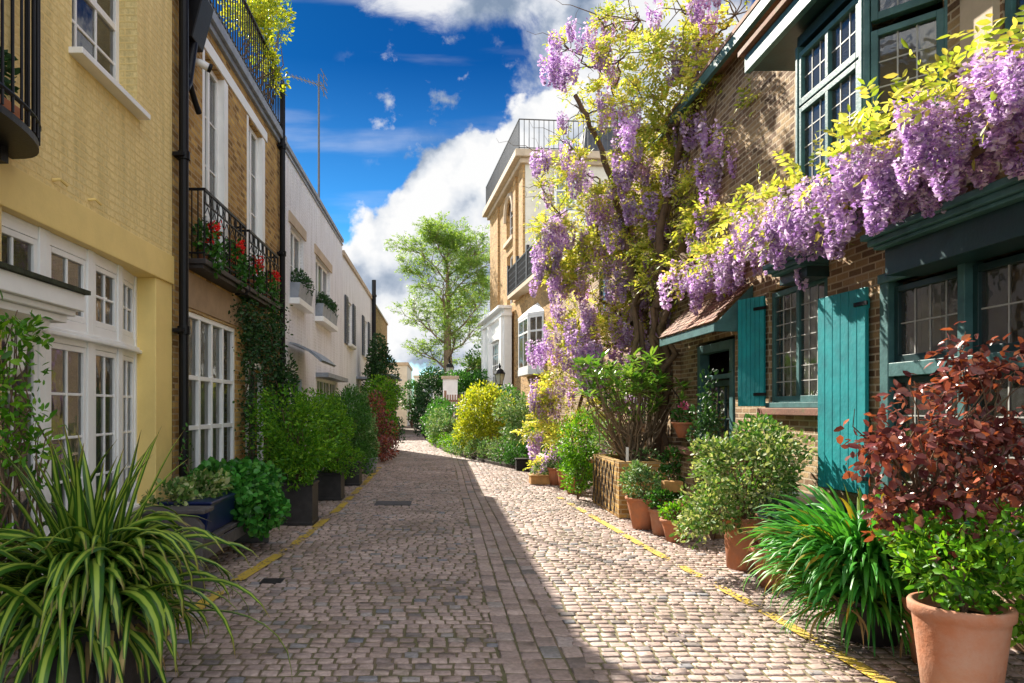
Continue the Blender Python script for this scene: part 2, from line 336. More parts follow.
# ------------------------------------------------------------------ building helpers
XL, XR = -2.9, 3.8
LW = Fr((XL, 0, 0), 90)          # left facades: u = y, w = towards the lane
RW = Fr((XR, 0, 0), -90)         # right facades: u = -y, w = towards the lane
def facade(fr, u0, u1, v0, v1, holes, reveal=.2, m=None):
    m = m or MB(); us = sorted({u0, u1}|{h[0] for h in holes}|{h[1] for h in holes}); vs = sorted({v0, v1}|{h[2] for h in holes}|{h[3] for h in holes})
    us = [u for u in us if u0 <= u <= u1]; vs = [v for v in vs if v0 <= v <= v1]
    for a, b in zip(us, us[1:]):
        for c, d in zip(vs, vs[1:]):
            cu, cv = (a+b)/2, (c+d)/2
            if any(h[0] < cu < h[1] and h[2] < cv < h[3] for h in holes): continue
            m.quad(fr(a, c, 0), fr(b, c, 0), fr(b, d, 0), fr(a, d, 0))
    for a, b, c, d in [h[:4] for h in holes]:
        r = -reveal
        m.quad(fr(a, c, 0), fr(a, d, 0), fr(a, d, r), fr(a, c, r)); m.quad(fr(b, c, r), fr(b, d, r), fr(b, d, 0), fr(b, c, 0))
        m.quad(fr(a, d, 0), fr(b, d, 0), fr(b, d, r), fr(a, d, r)); m.quad(fr(a, c, r), fr(b, c, r), fr(b, c, 0), fr(a, c, 0))
    return m
def shell(fr, u0, u1, v1, depth, m, front=-.001):
    q = m.quad
    q(fr(u0, 0, front), fr(u0, v1, front), fr(u0, v1, -depth), fr(u0, 0, -depth)); q(fr(u1, 0, -depth), fr(u1, v1, -depth), fr(u1, v1, front), fr(u1, 0, front))
    q(fr(u0, 0, -depth), fr(u0, v1, -depth), fr(u1, v1, -depth), fr(u1, 0, -depth)); return m
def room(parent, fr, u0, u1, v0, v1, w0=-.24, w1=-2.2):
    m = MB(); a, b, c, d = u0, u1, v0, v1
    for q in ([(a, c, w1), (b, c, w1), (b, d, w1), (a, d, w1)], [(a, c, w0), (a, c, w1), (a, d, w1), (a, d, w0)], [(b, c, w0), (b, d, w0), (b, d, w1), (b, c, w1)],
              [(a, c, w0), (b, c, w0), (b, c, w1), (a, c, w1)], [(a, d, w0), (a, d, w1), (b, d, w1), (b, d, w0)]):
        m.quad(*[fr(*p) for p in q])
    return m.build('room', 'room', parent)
def window(parent, fr, u0, u1, v0, v1, cols=2, rows=3, w=-.12, fw=.05, bw=.022, mat='white', name='window', mid=None, cas=1, sill=None, lead=False, glass='glass', thick=.06, curtain=None, sillmat='white', mids=None):
    m = MB(); a, b, c, d = u0, u1, v0, v1; t = thick
    m.fb(fr, a, a+fw, c, d, w-t/2, w+t/2); m.fb(fr, b-fw, b, c, d, w-t/2, w+t/2)
    m.fb(fr, a+fw, b-fw, d-fw, d, w-t/2, w+t/2); m.fb(fr, a+fw, b-fw, c, c+fw*1.2, w-t/2, w+t/2)
    ua, ub, va, vb = a+fw, b-fw, c+fw*1.2, d-fw; n = cas; cw = (ub-ua)/n
    for i in range(1, n): m.fb(fr, ua+i*cw-fw*.5, ua+i*cw+fw*.5, va, vb, w-t/2, w+t/2)
    hb = [va+(vb-va)*k for k in (mids or ([mid] if mid else []))]
    for h in hb: m.fb(fr, ua, ub, h-fw*.45, h+fw*.45, w-t*.45, w+t*.45)
    bars = MB() if lead else m; wb = bw/2
    for i in range(n):
        x0 = ua+i*cw+(fw*.5 if i else 0); x1 = ua+(i+1)*cw-(fw*.5 if i < n-1 else 0)
        for j in range(1, cols): u = x0+(x1-x0)*j/cols; bars.fb(fr, u-wb, u+wb, va, vb, w-(.008 if lead else .018), w+(.008 if lead else .018))
        for j in range(1, rows):
            v = va+(vb-va)*j/rows
            if any(abs(v-h) < .06 for h in hb): continue
            bars.fb(fr, x0, x1, v-wb, v+wb, w-(.007 if lead else .015), w+(.007 if lead else .015))
    o = m.build(name, mat, parent, bevel=.004)
    g = MB(); g.quad(fr(ua-.01, va-.01, w+.002), fr(ub+.01, va-.01, w+.002), fr(ub+.01, vb+.01, w+.002), fr(ua-.01, vb+.01, w+.002)); g.build('pane', glass, o)
    if lead: bars.build('leading', 'leading', o)
    if sill:
        s = MB(); s.fb(fr, a-sill[0], b+sill[0], c-sill[1], c-.003, -.10, sill[2]); s.build('sill', sillmat, o, bevel=.006)
    if curtain:
        for (ca, cb, cm) in curtain:
            x0, x1 = a+(b-a)*ca, a+(b-a)*cb; k = max(6, int((x1-x0)/.03)); q = MB()
            for i in range(k):
                p0, p1 = x0+(x1-x0)*i/k, x0+(x1-x0)*(i+1)/k; q.quad(fr(p0, c, w-.14+.025*math.sin(i*1.9)), fr(p1, c, w-.14+.025*math.sin((i+1)*1.9)), fr(p1, d, w-.14+.025*math.sin((i+1)*1.9)), fr(p0, d, w-.14+.025*math.sin(i*1.9)))
            q.build('curtain', cm, o, smooth=True)
    return o
def pipe(parent, x, y, z0, z1, r=.05, name='drainpipe', wall=-1):
    m = MB(); m.tube([(x, y, z0), (x, y, z1)], r, 12)
    z = z0+.5
    while z < z1: m.tube([(x, y, z), (x, y, z+.09)], r*1.3, 12); m.box((x-(.06 if wall < 0 else -.0)-.03, y-r*1.9, z+.02), (x+(0 if wall < 0 else .06)+.03, y+r*1.9, z+.06)); z += 1.9
    return m.build(name, 'black', parent, smooth=False, bevel=.003)

# ------------------------------------------------------------------ ground
g = MB(); g.quad((-300, -60, -.05), (300, -60, -.05), (300, 500, -.05), (-300, 500, -.05)); struct(g.build('ground', 'mortar'))
g = MB(); g.quad((-2.9, .5, -.009), (3.85, .5, -.009), (3.85, 42, -.009), (-2.9, 42, -.009)); struct(g.build('lane_bed', 'mortar'))
g = MB(); g.quad((-7, 42, -.010), (3.6, 42, -.010), (1, 160, -.010), (-12, 160, -.010)); struct(g.build('far_lane', 'ground'))
def setts():
    r = np.random.default_rng(3); cx = []; cy = []; hx = []; hy = []
    y = 1.2
    while y < 42:
        ph = .098 if y < 24 else .13; wav = .012*math.sin(y*1.3)
        for (xa, xb) in ((-2.88, .37), (.93, 3.82)):
            x = xa+r.uniform(-.05, 0)
            while x < xb:
                w = r.uniform(.100, .134)*(1 if y < 24 else 1.25)
                if x+w*.6 < xb: cx.append(x+w/2); cy.append(y+wav+.004*r.normal()+.025*math.sin(x*.7+y*.21)); hx.append(w/2-.0085-r.uniform(0, .003)); hy.append(ph/2-.0105+r.uniform(-.005, .002))
                elif xb-x > .03: cx.append((x+xb)/2); cy.append(y+wav); hx.append((xb-x)/2-.006); hy.append(ph/2-.011)
                x += w
        y += ph
    for i in range(4):
        y = 1.2+r.uniform(0, .1)
        while y < 42:
            l = r.uniform(.15, .22); cx.append(.38+.138*(i+.5)+.01*math.sin(y*.8)); cy.append(y+l/2); hx.append(.061); hy.append(l/2-.008); y += l
    cx, cy, hx, hy = map(np.array, (cx, cy, hx, hy)); n = len(cx); z0 = r.normal(0, .0022, n)+.002*np.sin(cx*3)*np.cos(cy*2.1)
    tx, ty = r.normal(0, .02, n), r.normal(0, .02, n); rings = []
    for (ins, z) in ((0, -.03), (.0005, -.005), (.004, -.001), (.011, .0008)):
        for sx, sy in ((-1, -1), (1, -1), (1, 1), (-1, 1)):
            jx, jy = r.normal(0, .0035, n), r.normal(0, .003, n)
            ax = sx*(hx-ins)+jx; ay = sy*(hy-ins*.8)+jy
            rings.append(np.stack([cx+ax, cy+ay, np.full(n, z)+z0+ax*tx+ay*ty], 1))
    V = np.stack(rings, 1).reshape(-1, 3); fs = []
    for k in range(3):
        for j in range(4): a = k*4+j; b = k*4+(j+1) % 4; fs.append((a, b, b+4, a+4))
    fs.append((12, 13, 14, 15)); Fa = np.array(fs)[None]+(np.arange(n)*16)[:, None, None]
    return npmesh('cobblestones', V, Fa.reshape(-1, 4), 'setts')
struct(setts())
def worn_line(path, wdt, name, thr=-.25, seed=1):
    r = np.random.default_rng(seed); path = [Vector((p[0], p[1])) for p in path]; V = []; s = .02; P = []
    for a, b in zip(path, path[1:]):
        L = (b-a).length; d = (b-a)/L; nn = Vector((-d.y, d.x))
        for i in range(int(L/s)):
            for j in range(int(wdt/s)):
                c = a+d*(i+.5)*s+nn*((j+.5)*s-wdt/2); P.append((c.x, c.y, 0)); 
    P = np.array(P); keep = (fuzz(P, seed, 9, 14)+.35*r.normal(size=len(P))) > thr; P = P[keep]; k = len(P); h = s*.52
    V = np.stack([P+np.array([sx*h, sy*h, .009]) for sx, sy in ((-1, -1), (1, -1), (1, 1), (-1, 1))], 1).reshape(-1, 3)
    return struct(npmesh(name, V, np.arange(4*k).reshape(k, 4), 'yellow_line'))
worn_line([(-1.98, 4.6), (-1.92, 6.2), (-1.72, 8.0), (-1.62, 11), (-1.62, 15), (-1.65, 19)], .12, 'yellow_line', -.12, 2)
worn_line([(2.60, 3.0), (2.57, 4.6), (2.53, 5.5), (2.33, 8.2), (2.20, 10.8), (2.1, 12.5)], .11, 'yellow_line', -.15, 4)
# garden bed and low edge where the lane bends left
bed = MB(); e = [(3.85, 14.6), (2.6, 16.2), (1.35, 20.2), (.15, 25.5), (-.7, 34), (-1.6, 52), (-1.9, 60), (6, 60), (6, 14.6)]
bed.prism([(x, y, -.04) for x, y in e], (0, 0, .12)); struct(bed.build('garden_bed', 'soil'))
dc = MB(); dc.box((-1.66, 6.38, -.01), (-1.46, 6.56, .006))
for k in range(5): dc.box((-1.65, 6.39+k*.033, .006), (-1.47, 6.405+k*.033, .009))
tag(dc.build('drain_cover', 'wood_dark'), 'small dark iron drain cover beside the left yellow line', 'drain cover')
dc = MB(); dc.box((-1.1, 11.5, -.01), (-.5, 12.0, .007)); dc.box((-1.04, 11.56, .007), (-.56, 11.94, .010))
tag(dc.build('manhole_cover', 'wood_grey'), 'worn rectangular manhole cover out in the shaded half of the lane', 'manhole cover')
# fallen petals
r = np.random.default_rng(8); k = 9000; px = 2.35+1.35*r.random(k)**.8; py = 2.6+8.5*r.random(k)**1.2
sel = r.random(k) < .35; px[sel] = 1.2+2.4*r.random(sel.sum()); P = np.stack([px, py, np.full(k, .010)+r.random(k)*.004], 1)
a = r.uniform(0, 6.28, k); D = np.stack([np.cos(a), np.sin(a), 0*a], 1); Nn = nrm(np.array([0, 0, 1])+r.normal(size=(k, 3))*.25)
o = leaves('fallen_petals', P, D, Nn, r.uniform(.008, .018, k), r.uniform(.006, .013, k), 'petals', None, 'petal'); o['kind'] = 'stuff'; tag(o, 'pinkish fallen wisteria petals strewn on the setts along the right kerb line', 'petals')

# ------------------------------------------------------------------ yellow house (left, nearest)
yh = thing('yellow_house', 'yellow painted brick house with white bow front, nearest on the left', 'house', (-4, 4, 0))
up_w = (5.5, 6.68, 4.42, 5.95)
m = facade(LW, .5, 7.55, 3.23, 7.6, [up_w, (2.6, 4.5, 3.4, 5.7)], .22); m.build('upper_wall', 'yellow_brick', yh)
m = MB(); m.fb(LW, .5, 7.55, 2.93, 3.232, -.5, .025); m.build('beam', 'yellow_paint', yh, bevel=.008)
m = MB(); m.fb(LW, 7.12, 7.55, 0, 2.932, -.45, 0); m.build('pier', 'yellow_paint', yh, bevel=.006)
m = MB(); m.fb(LW, 4.0, 4.62, 0, 2.932, -.45, 0); m.build('pier', 'yellow_brick', yh)
m = shell(LW, .5, 7.55, 7.6, 6, MB(), -.01); m.quad(LW(.5, 7.6, 0), LW(7.55, 7.6, 0), LW(7.55, 7.6, -6), LW(.5, 7.6, -6)); m.build('side_wall', 'yellow_brick', yh)
m = MB(); m.fb(LW, .5, 7.55, 7.6, 7.75, -.3, .05); m.build('parapet', 'white', yh)
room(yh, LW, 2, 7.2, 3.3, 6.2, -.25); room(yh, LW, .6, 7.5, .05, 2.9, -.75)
w = window(yh, LW, *up_w, 3, 4, -.2, .07, .025, mid=.5, sill=(.05, .055, .11), curtain=[(0, .3, 'curtain')])
for uu in (5.565,): pass
window(yh, LW, 2.6, 4.5, 3.4, 5.7, 4, 4, -.2, .07, .025)
# the bow: straight facets
bowpts = [(-2.98, 3.2), (-2.96, 4.5), (-2.95, 5.2), (-2.96, 5.92), (-3.0, 6.55), (-3.10, 7.12)]
for i, (a, b) in enumerate(zip(bowpts, bowpts[1:])):
    ang = math.degrees(math.atan2(b[1]-a[1], b[0]-a[0])); fr = Fr((a[0], a[1], 0), ang); L = math.dist(a, b)
    pil = .07; cols = 2
    for z0, z1, rows, nm in ((2.30, 2.83, 2, 'transom_window'), (.62, 2.10, 4, 'window')):
        window(yh, fr, pil, L-pil, z0, z1, cols if L > .5 else 2, rows, -.03, .045, .022, name=nm, thick=.05)
    m = MB(); m.fb(fr, 0, pil-.002, .3, 2.93, -.08, .01); m.fb(fr, L-pil+.002, L, .3, 2.93, -.08, .01)
    m.fb(fr, pil, L-pil, 2.832, 2.93, -.07, 0); m.fb(fr, pil, L-pil, 2.102, 2.298, -.07, 0); m.fb(fr, pil, L-pil, .3, .618, -.07, 0)
    m.build('bow_frame', 'white', yh, bevel=.004)
    m = MB(); m.fb(fr, -.01, L+.01, 2.15, 2.185, -.02, .06); m.fb(fr, -.01, L+.01, 2.185, 2.215, -.02, .035); m.build('moulding', 'white', yh, bevel=.008); m = MB(); m.fb(fr, -.01, L+.01, .58, .63, -.02, .06); m.build('moulding', 'white', yh, bevel=.008)
    m = MB(); m.fb(fr, 0, L, 0, .298, -.08, .03); m.build('plinth', 'yellow_paint', yh)
# door hood with bracket
m = MB(); m.fb(LW, 3.2, 4.95, 2.28, 2.40, -.12, .38); m.fb(LW, 3.2, 4.91, 2.24, 2.279, -.12, .34); m.fb(LW, 3.2, 4.87, 2.19, 2.239, -.12, .30)
hood = m.build('door_hood', 'white', yh, bevel=.006)
m = MB(); m.prism([LW(3.2, 2.401, .41), LW(3.2, 2.43, .41), LW(3.2, 2.53, -.1), LW(3.2, 2.401, -.1)], Vector((0, 1.78, 0))); m.build('hood_cover', 'moss', hood)
m = MB(); m.prism([LW(4.62, 2.19, .02), LW(4.62, 2.19, .26), LW(4.62, 2.12, .24), LW(4.62, 2.08, .14), LW(4.62, 2.0, .10), LW(4.62, 1.86, .08), LW(4.62, 1.8, .02)], Vector((0, .12, 0))); m.build('bracket', 'white', hood, bevel=.006)
# bowed iron balcony
ib = []; 
for i in range(25):
    t = math.pi*(.5-i/24); ib.append((XL+.02+.40*max(0, math.cos(t))**.7, 3.85+.85*math.sin(t)))
m = MB()
for i, (x, y) in enumerate(ib): m.tube([(x, y, 3.32), (x, y, 4.5)], .009, 6)
m.tube([(x, y, 4.5) for x, y in ib], .018, 6); m.tube([(x, y, 3.42) for x, y in ib], .014, 6)
m.build('balcony_railing', 'black', yh)
m = MB(); m.prism([(x, y, 3.27) for x, y in ib], (0, 0, .045)); m.fb(LW, 4.42, 4.50, 3.17, 3.30, -.01, .12); m.build('balcony_floor', 'black', yh)
m = MB()
for (u, v) in ((5.22, 3.30), (5.75, 3.31)): m.tube([LW(u, v, .0), LW(u+.02, v+.01, .05), LW(u+.10, v-.01, .06)], .012, 6)
m.build('wall_hook', 'yellow_paint', yh)

# ------------------------------------------------------------------ brick house
bh = thing('brick_house', 'stock brick house with white french windows and iron railed roof terrace, left', 'house', (-4, 10, 0))
gw, d1, d2, dr = (7.95, 9.88, .74, 2.72), (8.5, 9.5, 3.35, 5.98), (10.45, 11.5, 3.35, 5.98), (10.45, 11.25, 0, 2.15)
m = facade(LW, 7.56, 12.75, 0, 6.4, [gw, d1, d2, dr], .16); m.build('wall', 'stock', bh)
m = shell(LW, 7.56, 12.75, 6.4, 6, MB(), -.01); m.quad(LW(7.56, 6.4, 0), LW(12.75, 6.4, 0), LW(12.75, 6.4, -6), LW(7.56, 6.4, -6)); m.build('side_wall', 'stock', bh)
m = MB(); m.fb(LW, 7.56, 12.75, 6.38, 6.52, -.3, .10); m.fb(LW, 7.56, 12.75, 6.30, 6.379, -.3, .05); m.build('parapet_ledge', 'lead', bh, bevel=.01)
m = MB(); m.fb(LW, 8.4, 11.62, 6.0, 6.16, -.10, .02)
m.build('lintel', 'white', bh, bevel=.005)
m = MB()
for (a, b) in ((8.5, 9.5), (10.45, 11.5)): m.fb(LW, a+.001, a+.07, 3.35, 5.98, -.155, .01); m.fb(LW, b-.16, b-.001, 3.35, 5.98, -.155, .01)
m.build('jamb', 'white', bh)
m = MB(); m.fb(LW, 7.8, 10.35, 2.76, 3.16, -.08, .012); m.build('stone_band', 'stone', bh)
room(bh, LW, 7.65, 12.6, .05, 2.95); room(bh, LW, 7.65, 12.6, 3.2, 6.2)
window(bh, LW, *gw, 1, 1, -.06, .06, .022, cas=4, mids=[.30, .62], sill=(.05, .06, .08), curtain=[(.0, .26, 'curtain'), (.3, .5, 'curtain'), (.55, .98, 'curtain')], thick=.09)
for a, b in (d1[:2], d2[:2]): window(bh, LW, a+.07, b-.16, 3.35, 5.98, 1, 4, -.10, .07, .022, cas=2, name='french_window', curtain=[(0, .45, 'curtain'), (.6, 1, 'curtain')])
m = MB(); m.fb(LW, 10.47, 11.23, .02, 2.1, -.13, -.08); m.fb(LW, 10.57, 10.83, .2, .9, -.079, -.07); m.fb(LW, 10.88, 11.13, .2, .9, -.079, -.07); m.fb(LW, 10.57, 10.83, 1.05, 1.95, -.079, -.07); m.fb(LW, 10.88, 11.13, 1.05, 1.95, -.079, -.07)
dd = m.build('door', 'black', bh, bevel=.005)
m = MB(); m.fb(LW, 10.38, 10.46, 0, 2.2, -.05, .03); m.fb(LW, 11.24, 11.32, 0, 2.2, -.05, .03); m.fb(LW, 10.38, 11.32, 2.202, 2.3, -.05, .04); m.build('door_frame', 'white', dd)
# roof terrace railing
m = MB()
for i in range(44): y = 7.62+i*.118; m.box((XL+.03, y-.008, 6.52), (XL+.046, y+.008, 7.5))
m.box((XL+.015, 7.58, 7.5), (XL+.06, 12.74, 7.53)); m.box((XL+.02, 7.58, 6.62), (XL+.055, 12.74, 6.64)); m.build('terrace_railing', 'black', bh)
pipe(bh, XL+.10, 7.62, 0, 7.2, .052); pipe(bh, XL+.08, 12.45, 0, 7.35, .05)
m = MB(); m.prism([(XL+.01, 7.82, 5.75), (XL+.12, 7.82, 5.75), (XL+.25, 7.82, 6.25), (XL+.01, 7.82, 6.25)], (0, .36, 0)); m.tube([(XL+.1, 7.66, 5.1), (XL+.1, 7.75, 5.2), (XL+.08, 7.98, 5.76)], .05, 10); m.tube([(XL+.1, 7.7, 5.3), (XL+.1, 7.95, 5.1), (XL+.12, 8.05, 4.98)], .035, 10)
m.build('rain_hopper', 'black', bh, bevel=.01)
m = MB(); m.tube([(XL, 8.2, 5.66), (XL+.08, 8.2, 5.64), (XL+.16, 8.24, 5.61)], .045, 12); fl = m.build('floodlight', 'white', bh, smooth=True)
m = MB(); m.tube([(XL+.16, 8.24, 5.61), (XL+.19, 8.26, 5.60)], .05, 12); m.build('lens', 'black', fl)
# iron window balconies
def scroll_balcony(y0, y1):
    x = XL+.20; z0, z1 = 3.30, 4.10; m = MB()
    m.box((x-.012, y0, z1-.02), (x+.012, y1, z1+.012)); m.box((x-.01, y0, z0+.06), (x+.01, y1, z0+.08)); m.box((x-.01, y0, z1-.16), (x+.01, y1, z1-.145))
    k = 7
    for i in range(k+1): y = y0+(y1-y0)*i/k; m.box((x-.007, y-.007, z0), (x+.007, y+.007, z1))
    for i in range(k):
        c = y0+(y1-y0)*(i+.5)/k; w = (y1-y0)/k/2
        for zz, rr in ((z0+.34, w*.85), (z1-.08, w*.6)): m.tube([(x, c+rr*math.cos(t/10*6.283), zz+rr*1.2*math.sin(t/10*6.283)) for t in range(11)], .006, 5)
        m.tube([(x, c-w, z0+.5), (x, c, z0+.62), (x, c+w, z0+.5)], .006, 5); m.tube([(x, c-w, z0+.12), (x, c, z0+.2), (x, c+w, z0+.12)], .006, 5)
    for y in (y0, y1):
        m.box((XL, y-.01, z1-.02), (x, y+.01, z1+.01)); m.box((XL, y-.01, z0+.06), (x, y+.01, z0+.08))
        for xx in (XL+.06, XL+.13): m.box((xx-.006, y-.006, z0), (xx+.006, y+.006, z1))
    m.build('balcony_railing', 'black', bh)
    m = MB(); m.box((XL-.0, y0-.04, z0-.06), (x+.03, y1+.04, z0)); m.box((XL, y0-.01, z0-.11), (x-.01, y1+.01, z0-.061)); m.build('balcony_ledge', 'wood_dark', bh, bevel=.006)
scroll_balcony(7.98, 9.68); scroll_balcony(9.85, 11.6)

# ------------------------------------------------------------------ white houses
wh = thing('white_house', 'pale mauve white painted brick house with planted window boxes, left', 'house', (-4, 17, 0))
a1, a2, gbay, gdoor = (13.5, 14.75, 3.72, 5.15), (16.2, 18.3, 3.72, 5.15), (16.4, 19.4, .9, 2.3), (13.6, 14.6, 0, 2.2)
m = facade(LW, 12.76, 20.55, 0, 6.45, [a1, a2, gbay, gdoor], .15); m.build('wall', 'white_brick', wh)
m = shell(LW, 12.76, 20.55, 6.45, 6, MB(), -.01); m.quad(LW(12.76, 6.45, 0), LW(20.55, 6.45, 0), LW(20.55, 6.45, -6), LW(12.76, 6.45, -6)); m.build('side_wall', 'white_brick', wh)
m = MB(); m.fb(LW, 12.76, 20.55, 6.45, 6.54, -.3, .05); m.fb(LW, 12.76, 20.55, 6.36, 6.40, 0, .03); m.build('coping', 'lead', wh)
room(wh, LW, 12.9, 20.4, .05, 3.0); room(wh, LW, 12.9, 20.4, 3.2, 6.2)
window(wh, LW, *a1, 1, 2, -.10, .07, .02, cas=2, sill=(.10, .12, .20), curtain=[(0, .9, 'curtain')]); window(wh, LW, *a2, 1, 2, -.10, .07, .02, cas=3, sill=(.10, .12, .20), curtain=[(0, .9, 'curtain')])
m = MB(); m.fb(LW, 13.3, 14.95, 5.155, 5.36, -.05, .03); m.build('lintel', 'sand', wh); m = MB(); m.fb(LW, 16.0, 18.5, 5.155, 5.36, -.05, .03); m.build('lintel', 'sand', wh)
window(wh, LW, *gbay, 2, 2, -.05, .06, .03, cas=3, curtain=[(.1, .8, 'curtain')])
m = MB(); m.fb(LW, 16.2, 19.6, 2.32, 2.42, -.02, .30); m.build('bay_roof', 'lead', wh)
m = MB(); m.fb(LW, 13.62, 14.58, .02, 2.15, -.13, -.08); dd = m.build('door', 'black', wh)
m = MB(); prof = [LW(13.2, 2.85-.10*t-.25*t*t, .05+.62*t) for t in [i/6 for i in range(7)]]; prof2 = [LW(13.2, 2.82-.10*t-.25*t*t, .03+.60*t) for t in [i/6 for i in range(6, -1, -1)]]
m.prism(prof+prof2, Vector((0, 1.7, 0))); m.build('curved_door_canopy', 'lead', wh)
wh2 = thing('white_house', 'smooth white house with dark grey shutters, between pale house and end brick house', 'house', (-4, 25, 0))
s1, s2, g2, g3 = (21.6, 22.8, 3.6, 4.95), (26.2, 27.6, 3.6, 4.95), (21.2, 23.0, .7, 2.3), (25, 27.4, 0.02, 2.4)
m = facade(LW, 20.56, 29.4, 0, 6.1, [s1, s2, g2, g3], .12); m.build('wall', 'white_brick2', wh2)
m = shell(LW, 20.56, 29.4, 6.1, 6, MB(), -.01); m.quad(LW(20.56, 6.1, 0), LW(29.4, 6.1, 0), LW(29.4, 6.1, -6), LW(20.56, 6.1, -6)); m.build('side_wall', 'white_brick2', wh2)
m = MB(); m.fb(LW, 20.56, 29.4, 6.1, 6.24, -.3, .06); m.build('coping', 'sand', wh2)
room(wh2, LW, 20.7, 29.2, .05, 3.0); room(wh2, LW, 20.7, 29.2, 3.2, 6.0)
for s in (s1, s2):
    window(wh2, LW, *s, 2, 3, -.08, .06, .03, sill=(.08, .08, .15), mid=.5)
    for (a, b) in ((s[0]-.62, s[0]-.03), (s[1]+.03, s[1]+.62)):
        m = MB(); m.fb(LW, a, b, 3.55, 5.0, .01, .05)
        for i in range(16): m.fb(LW, a+.06, b-.06, 3.65+i*.083, 3.70+i*.083, .05, .062)
        m.build('shutter', 'grey_shutter', wh2)
window(wh2, LW, *g2, 2, 3, -.05, .06, .03); m = MB(); m.fb(LW, 25.03, 27.37, .03, 2.35, -.08, -.02); m.build('garage_door', 'sand', wh2)
m = MB(); m.fb(LW, 23.9, 25.5, 2.6, 2.68, .0, .35); m.build('door_canopy', 'lead', wh2)
pipe(wh2, XL+.12, 29.0, 0, 6.9, .09)
EW = Fr((-4.3, 0, 0), 90)
eh = thing('brick_house', 'orange brick end house set back beyond the white ones, behind the tall conifer', 'house', (-5, 50, 0))
hs_ = [(46.5, 48, 4.4, 6.4), (51, 52.5, 4.4, 6.4), (47, 49, .6, 2.8)]
m = facade(EW, 44.6, 56, 0, 8.2, hs_, .12); m = shell(EW, 44.6, 56, 8.2, 6, m, -.01); m.quad(EW(44.6, 8.2, 0), EW(56, 8.2, 0), EW(56, 8.2, -6), EW(44.6, 8.2, -6)); m.build('wall', 'orange_brick', eh)
m = MB(); m.fb(EW, 44.6, 56, 8.2, 8.35, -.3, .08); m.build('coping', 'sand', eh); room(eh, EW, 44.8, 55.8, .05, 8.0)
for h in hs_: window(eh, EW, *h, 2, 3, -.08, .09, .04)
gwl = thing('garden_wall', 'plain orange brick garden wall between the white house and the end house', 'wall', (-4.4, 37, 0)); m = MB(); m.box((-4.5, 29.5, 0), (-4.27, 44.5, 2.4)); m.build('wall', 'orange_brick', gwl); m = MB(); m.box((-4.55, 29.5, 2.4), (-4.22, 44.5, 2.5)); m.build('coping', 'sand', gwl)
# aerial
m = MB(); bx, by = -3.02, 17.3; m.tube([(bx, by, 6.4), (bx, by, 9.85)], [.03, .022], 8); ae = thing('tv_aerial', 'tall thin pole with tv aerial rising from the pale white house roof', 'aerial', (bx, by, 6.45)); m.build('pole', 'antenna', ae)
m = MB(); m.tube([(bx+.12, by, 9.55), (bx-.75, by+.3, 9.95)], .014, 5)
for i in range(9): t = i/8; cx_, cy_, cz_ = bx-.75+.87*t, by+.3-.3*t, 9.95-.4*t; m.tube([(cx_-.05, cy_-.16-.06*t, cz_), (cx_+.05, cy_+.16+.06*t, cz_)], .007, 4)
for dz in (-.22, -.08, .1, .24): m.tube([(bx+.1, by-.3, 9.6+dz), (bx+.16, by+.3, 9.6+dz)], .009, 4)
m.tube([(bx+.12, by, 9.3), (bx+.12, by, 9.85)], .012, 4); m.build('antenna', 'antenna', ae)

# ------------------------------------------------------------------ right brick house
rh = thing('brick_house', 'brown brick house with teal shutters and leaded windows, nearest on the right', 'house', (5, 7, 0))
big, midw, door, ubay, uright, uback = (-5.92, -2.9, .62, 2.66), (-8.12, -6.88, 1.62, 2.95), (-10.35, -9.05, 0, 2.55), (-6.75, -5.3, 3.5, 4.95), (-4.74, -3.4, 3.4, 5.0), (-10.7, -10.0, 3.5, 4.7)
m = facade(RW, -12.0, -1.5, 0, 5.3, [big, midw, door, ubay, uright, uback], .14); m = facade(RW, -12.0, -7.53, 5.3, 6.18, [], .14, m); m.build('wall', 'stock_dark', rh)
m = shell(RW, -12.0, -1.5, 5.3, 5.5, MB(), -.01); m.box((3.82, 7.53, 5.3), (9.28, 11.99, 6.17)); m.build('side_wall', 'stock_dark', rh)
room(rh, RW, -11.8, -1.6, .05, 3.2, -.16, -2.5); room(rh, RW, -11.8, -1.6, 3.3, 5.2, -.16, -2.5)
W = window(rh, RW, -5.90, -5.10, 1.98, 2.62, 4, 2, -.05, .05, .011, 'green', lead=True, curtain=[(.0, .35, 'curtain')]); window(rh, RW, -5.03, -2.95, 1.98, 2.62, 4, 2, -.05, .05, .011, 'green', lead=True, cas=2)
window(rh, RW, -5.90, -5.10, .66, 1.86, 4, 4, -.05, .05, .011, 'green', lead=True); window(rh, RW, -5.03, -2.95, .66, 1.86, 4, 4, -.05, .05, .011, 'green', lead=True, cas=2)
m = MB(); m.fb(RW, -5.10, -5.03, .62, 2.66, -.10, .04); m.fb(RW, -6.02, -5.905, .55, 2.70, -.10, .03); m.fb(RW, -5.9, -2.9, 1.862, 1.978, -.09, .03); m.fb(RW, -6.02, -2.9, 2.66, 2.74, -.08, .05); m.fb(RW, -6.02, -2.9, .52, .62, -.08, .08)
m.build('window_post', 'palegreen', rh, bevel=.006)
window(rh, RW, -8.08, -6.92, 1.66, 2.92, 3, 7, -.05, .06, .011, 'palegreen', lead=True, cas=2, curtain=[(0, 1, 'curtain')])
m = MB(); m.fb(RW, -8.2, -6.7, 1.52, 1.60, -.05, .10); m.build('tiled_sill', 'tiles', rh, bevel=.01)
m = MB(); m.fb(RW, -8.12, -6.88, 1.602, 1.66, -.05, .04); m.build('window_sill', 'palegreen', rh, bevel=.004)
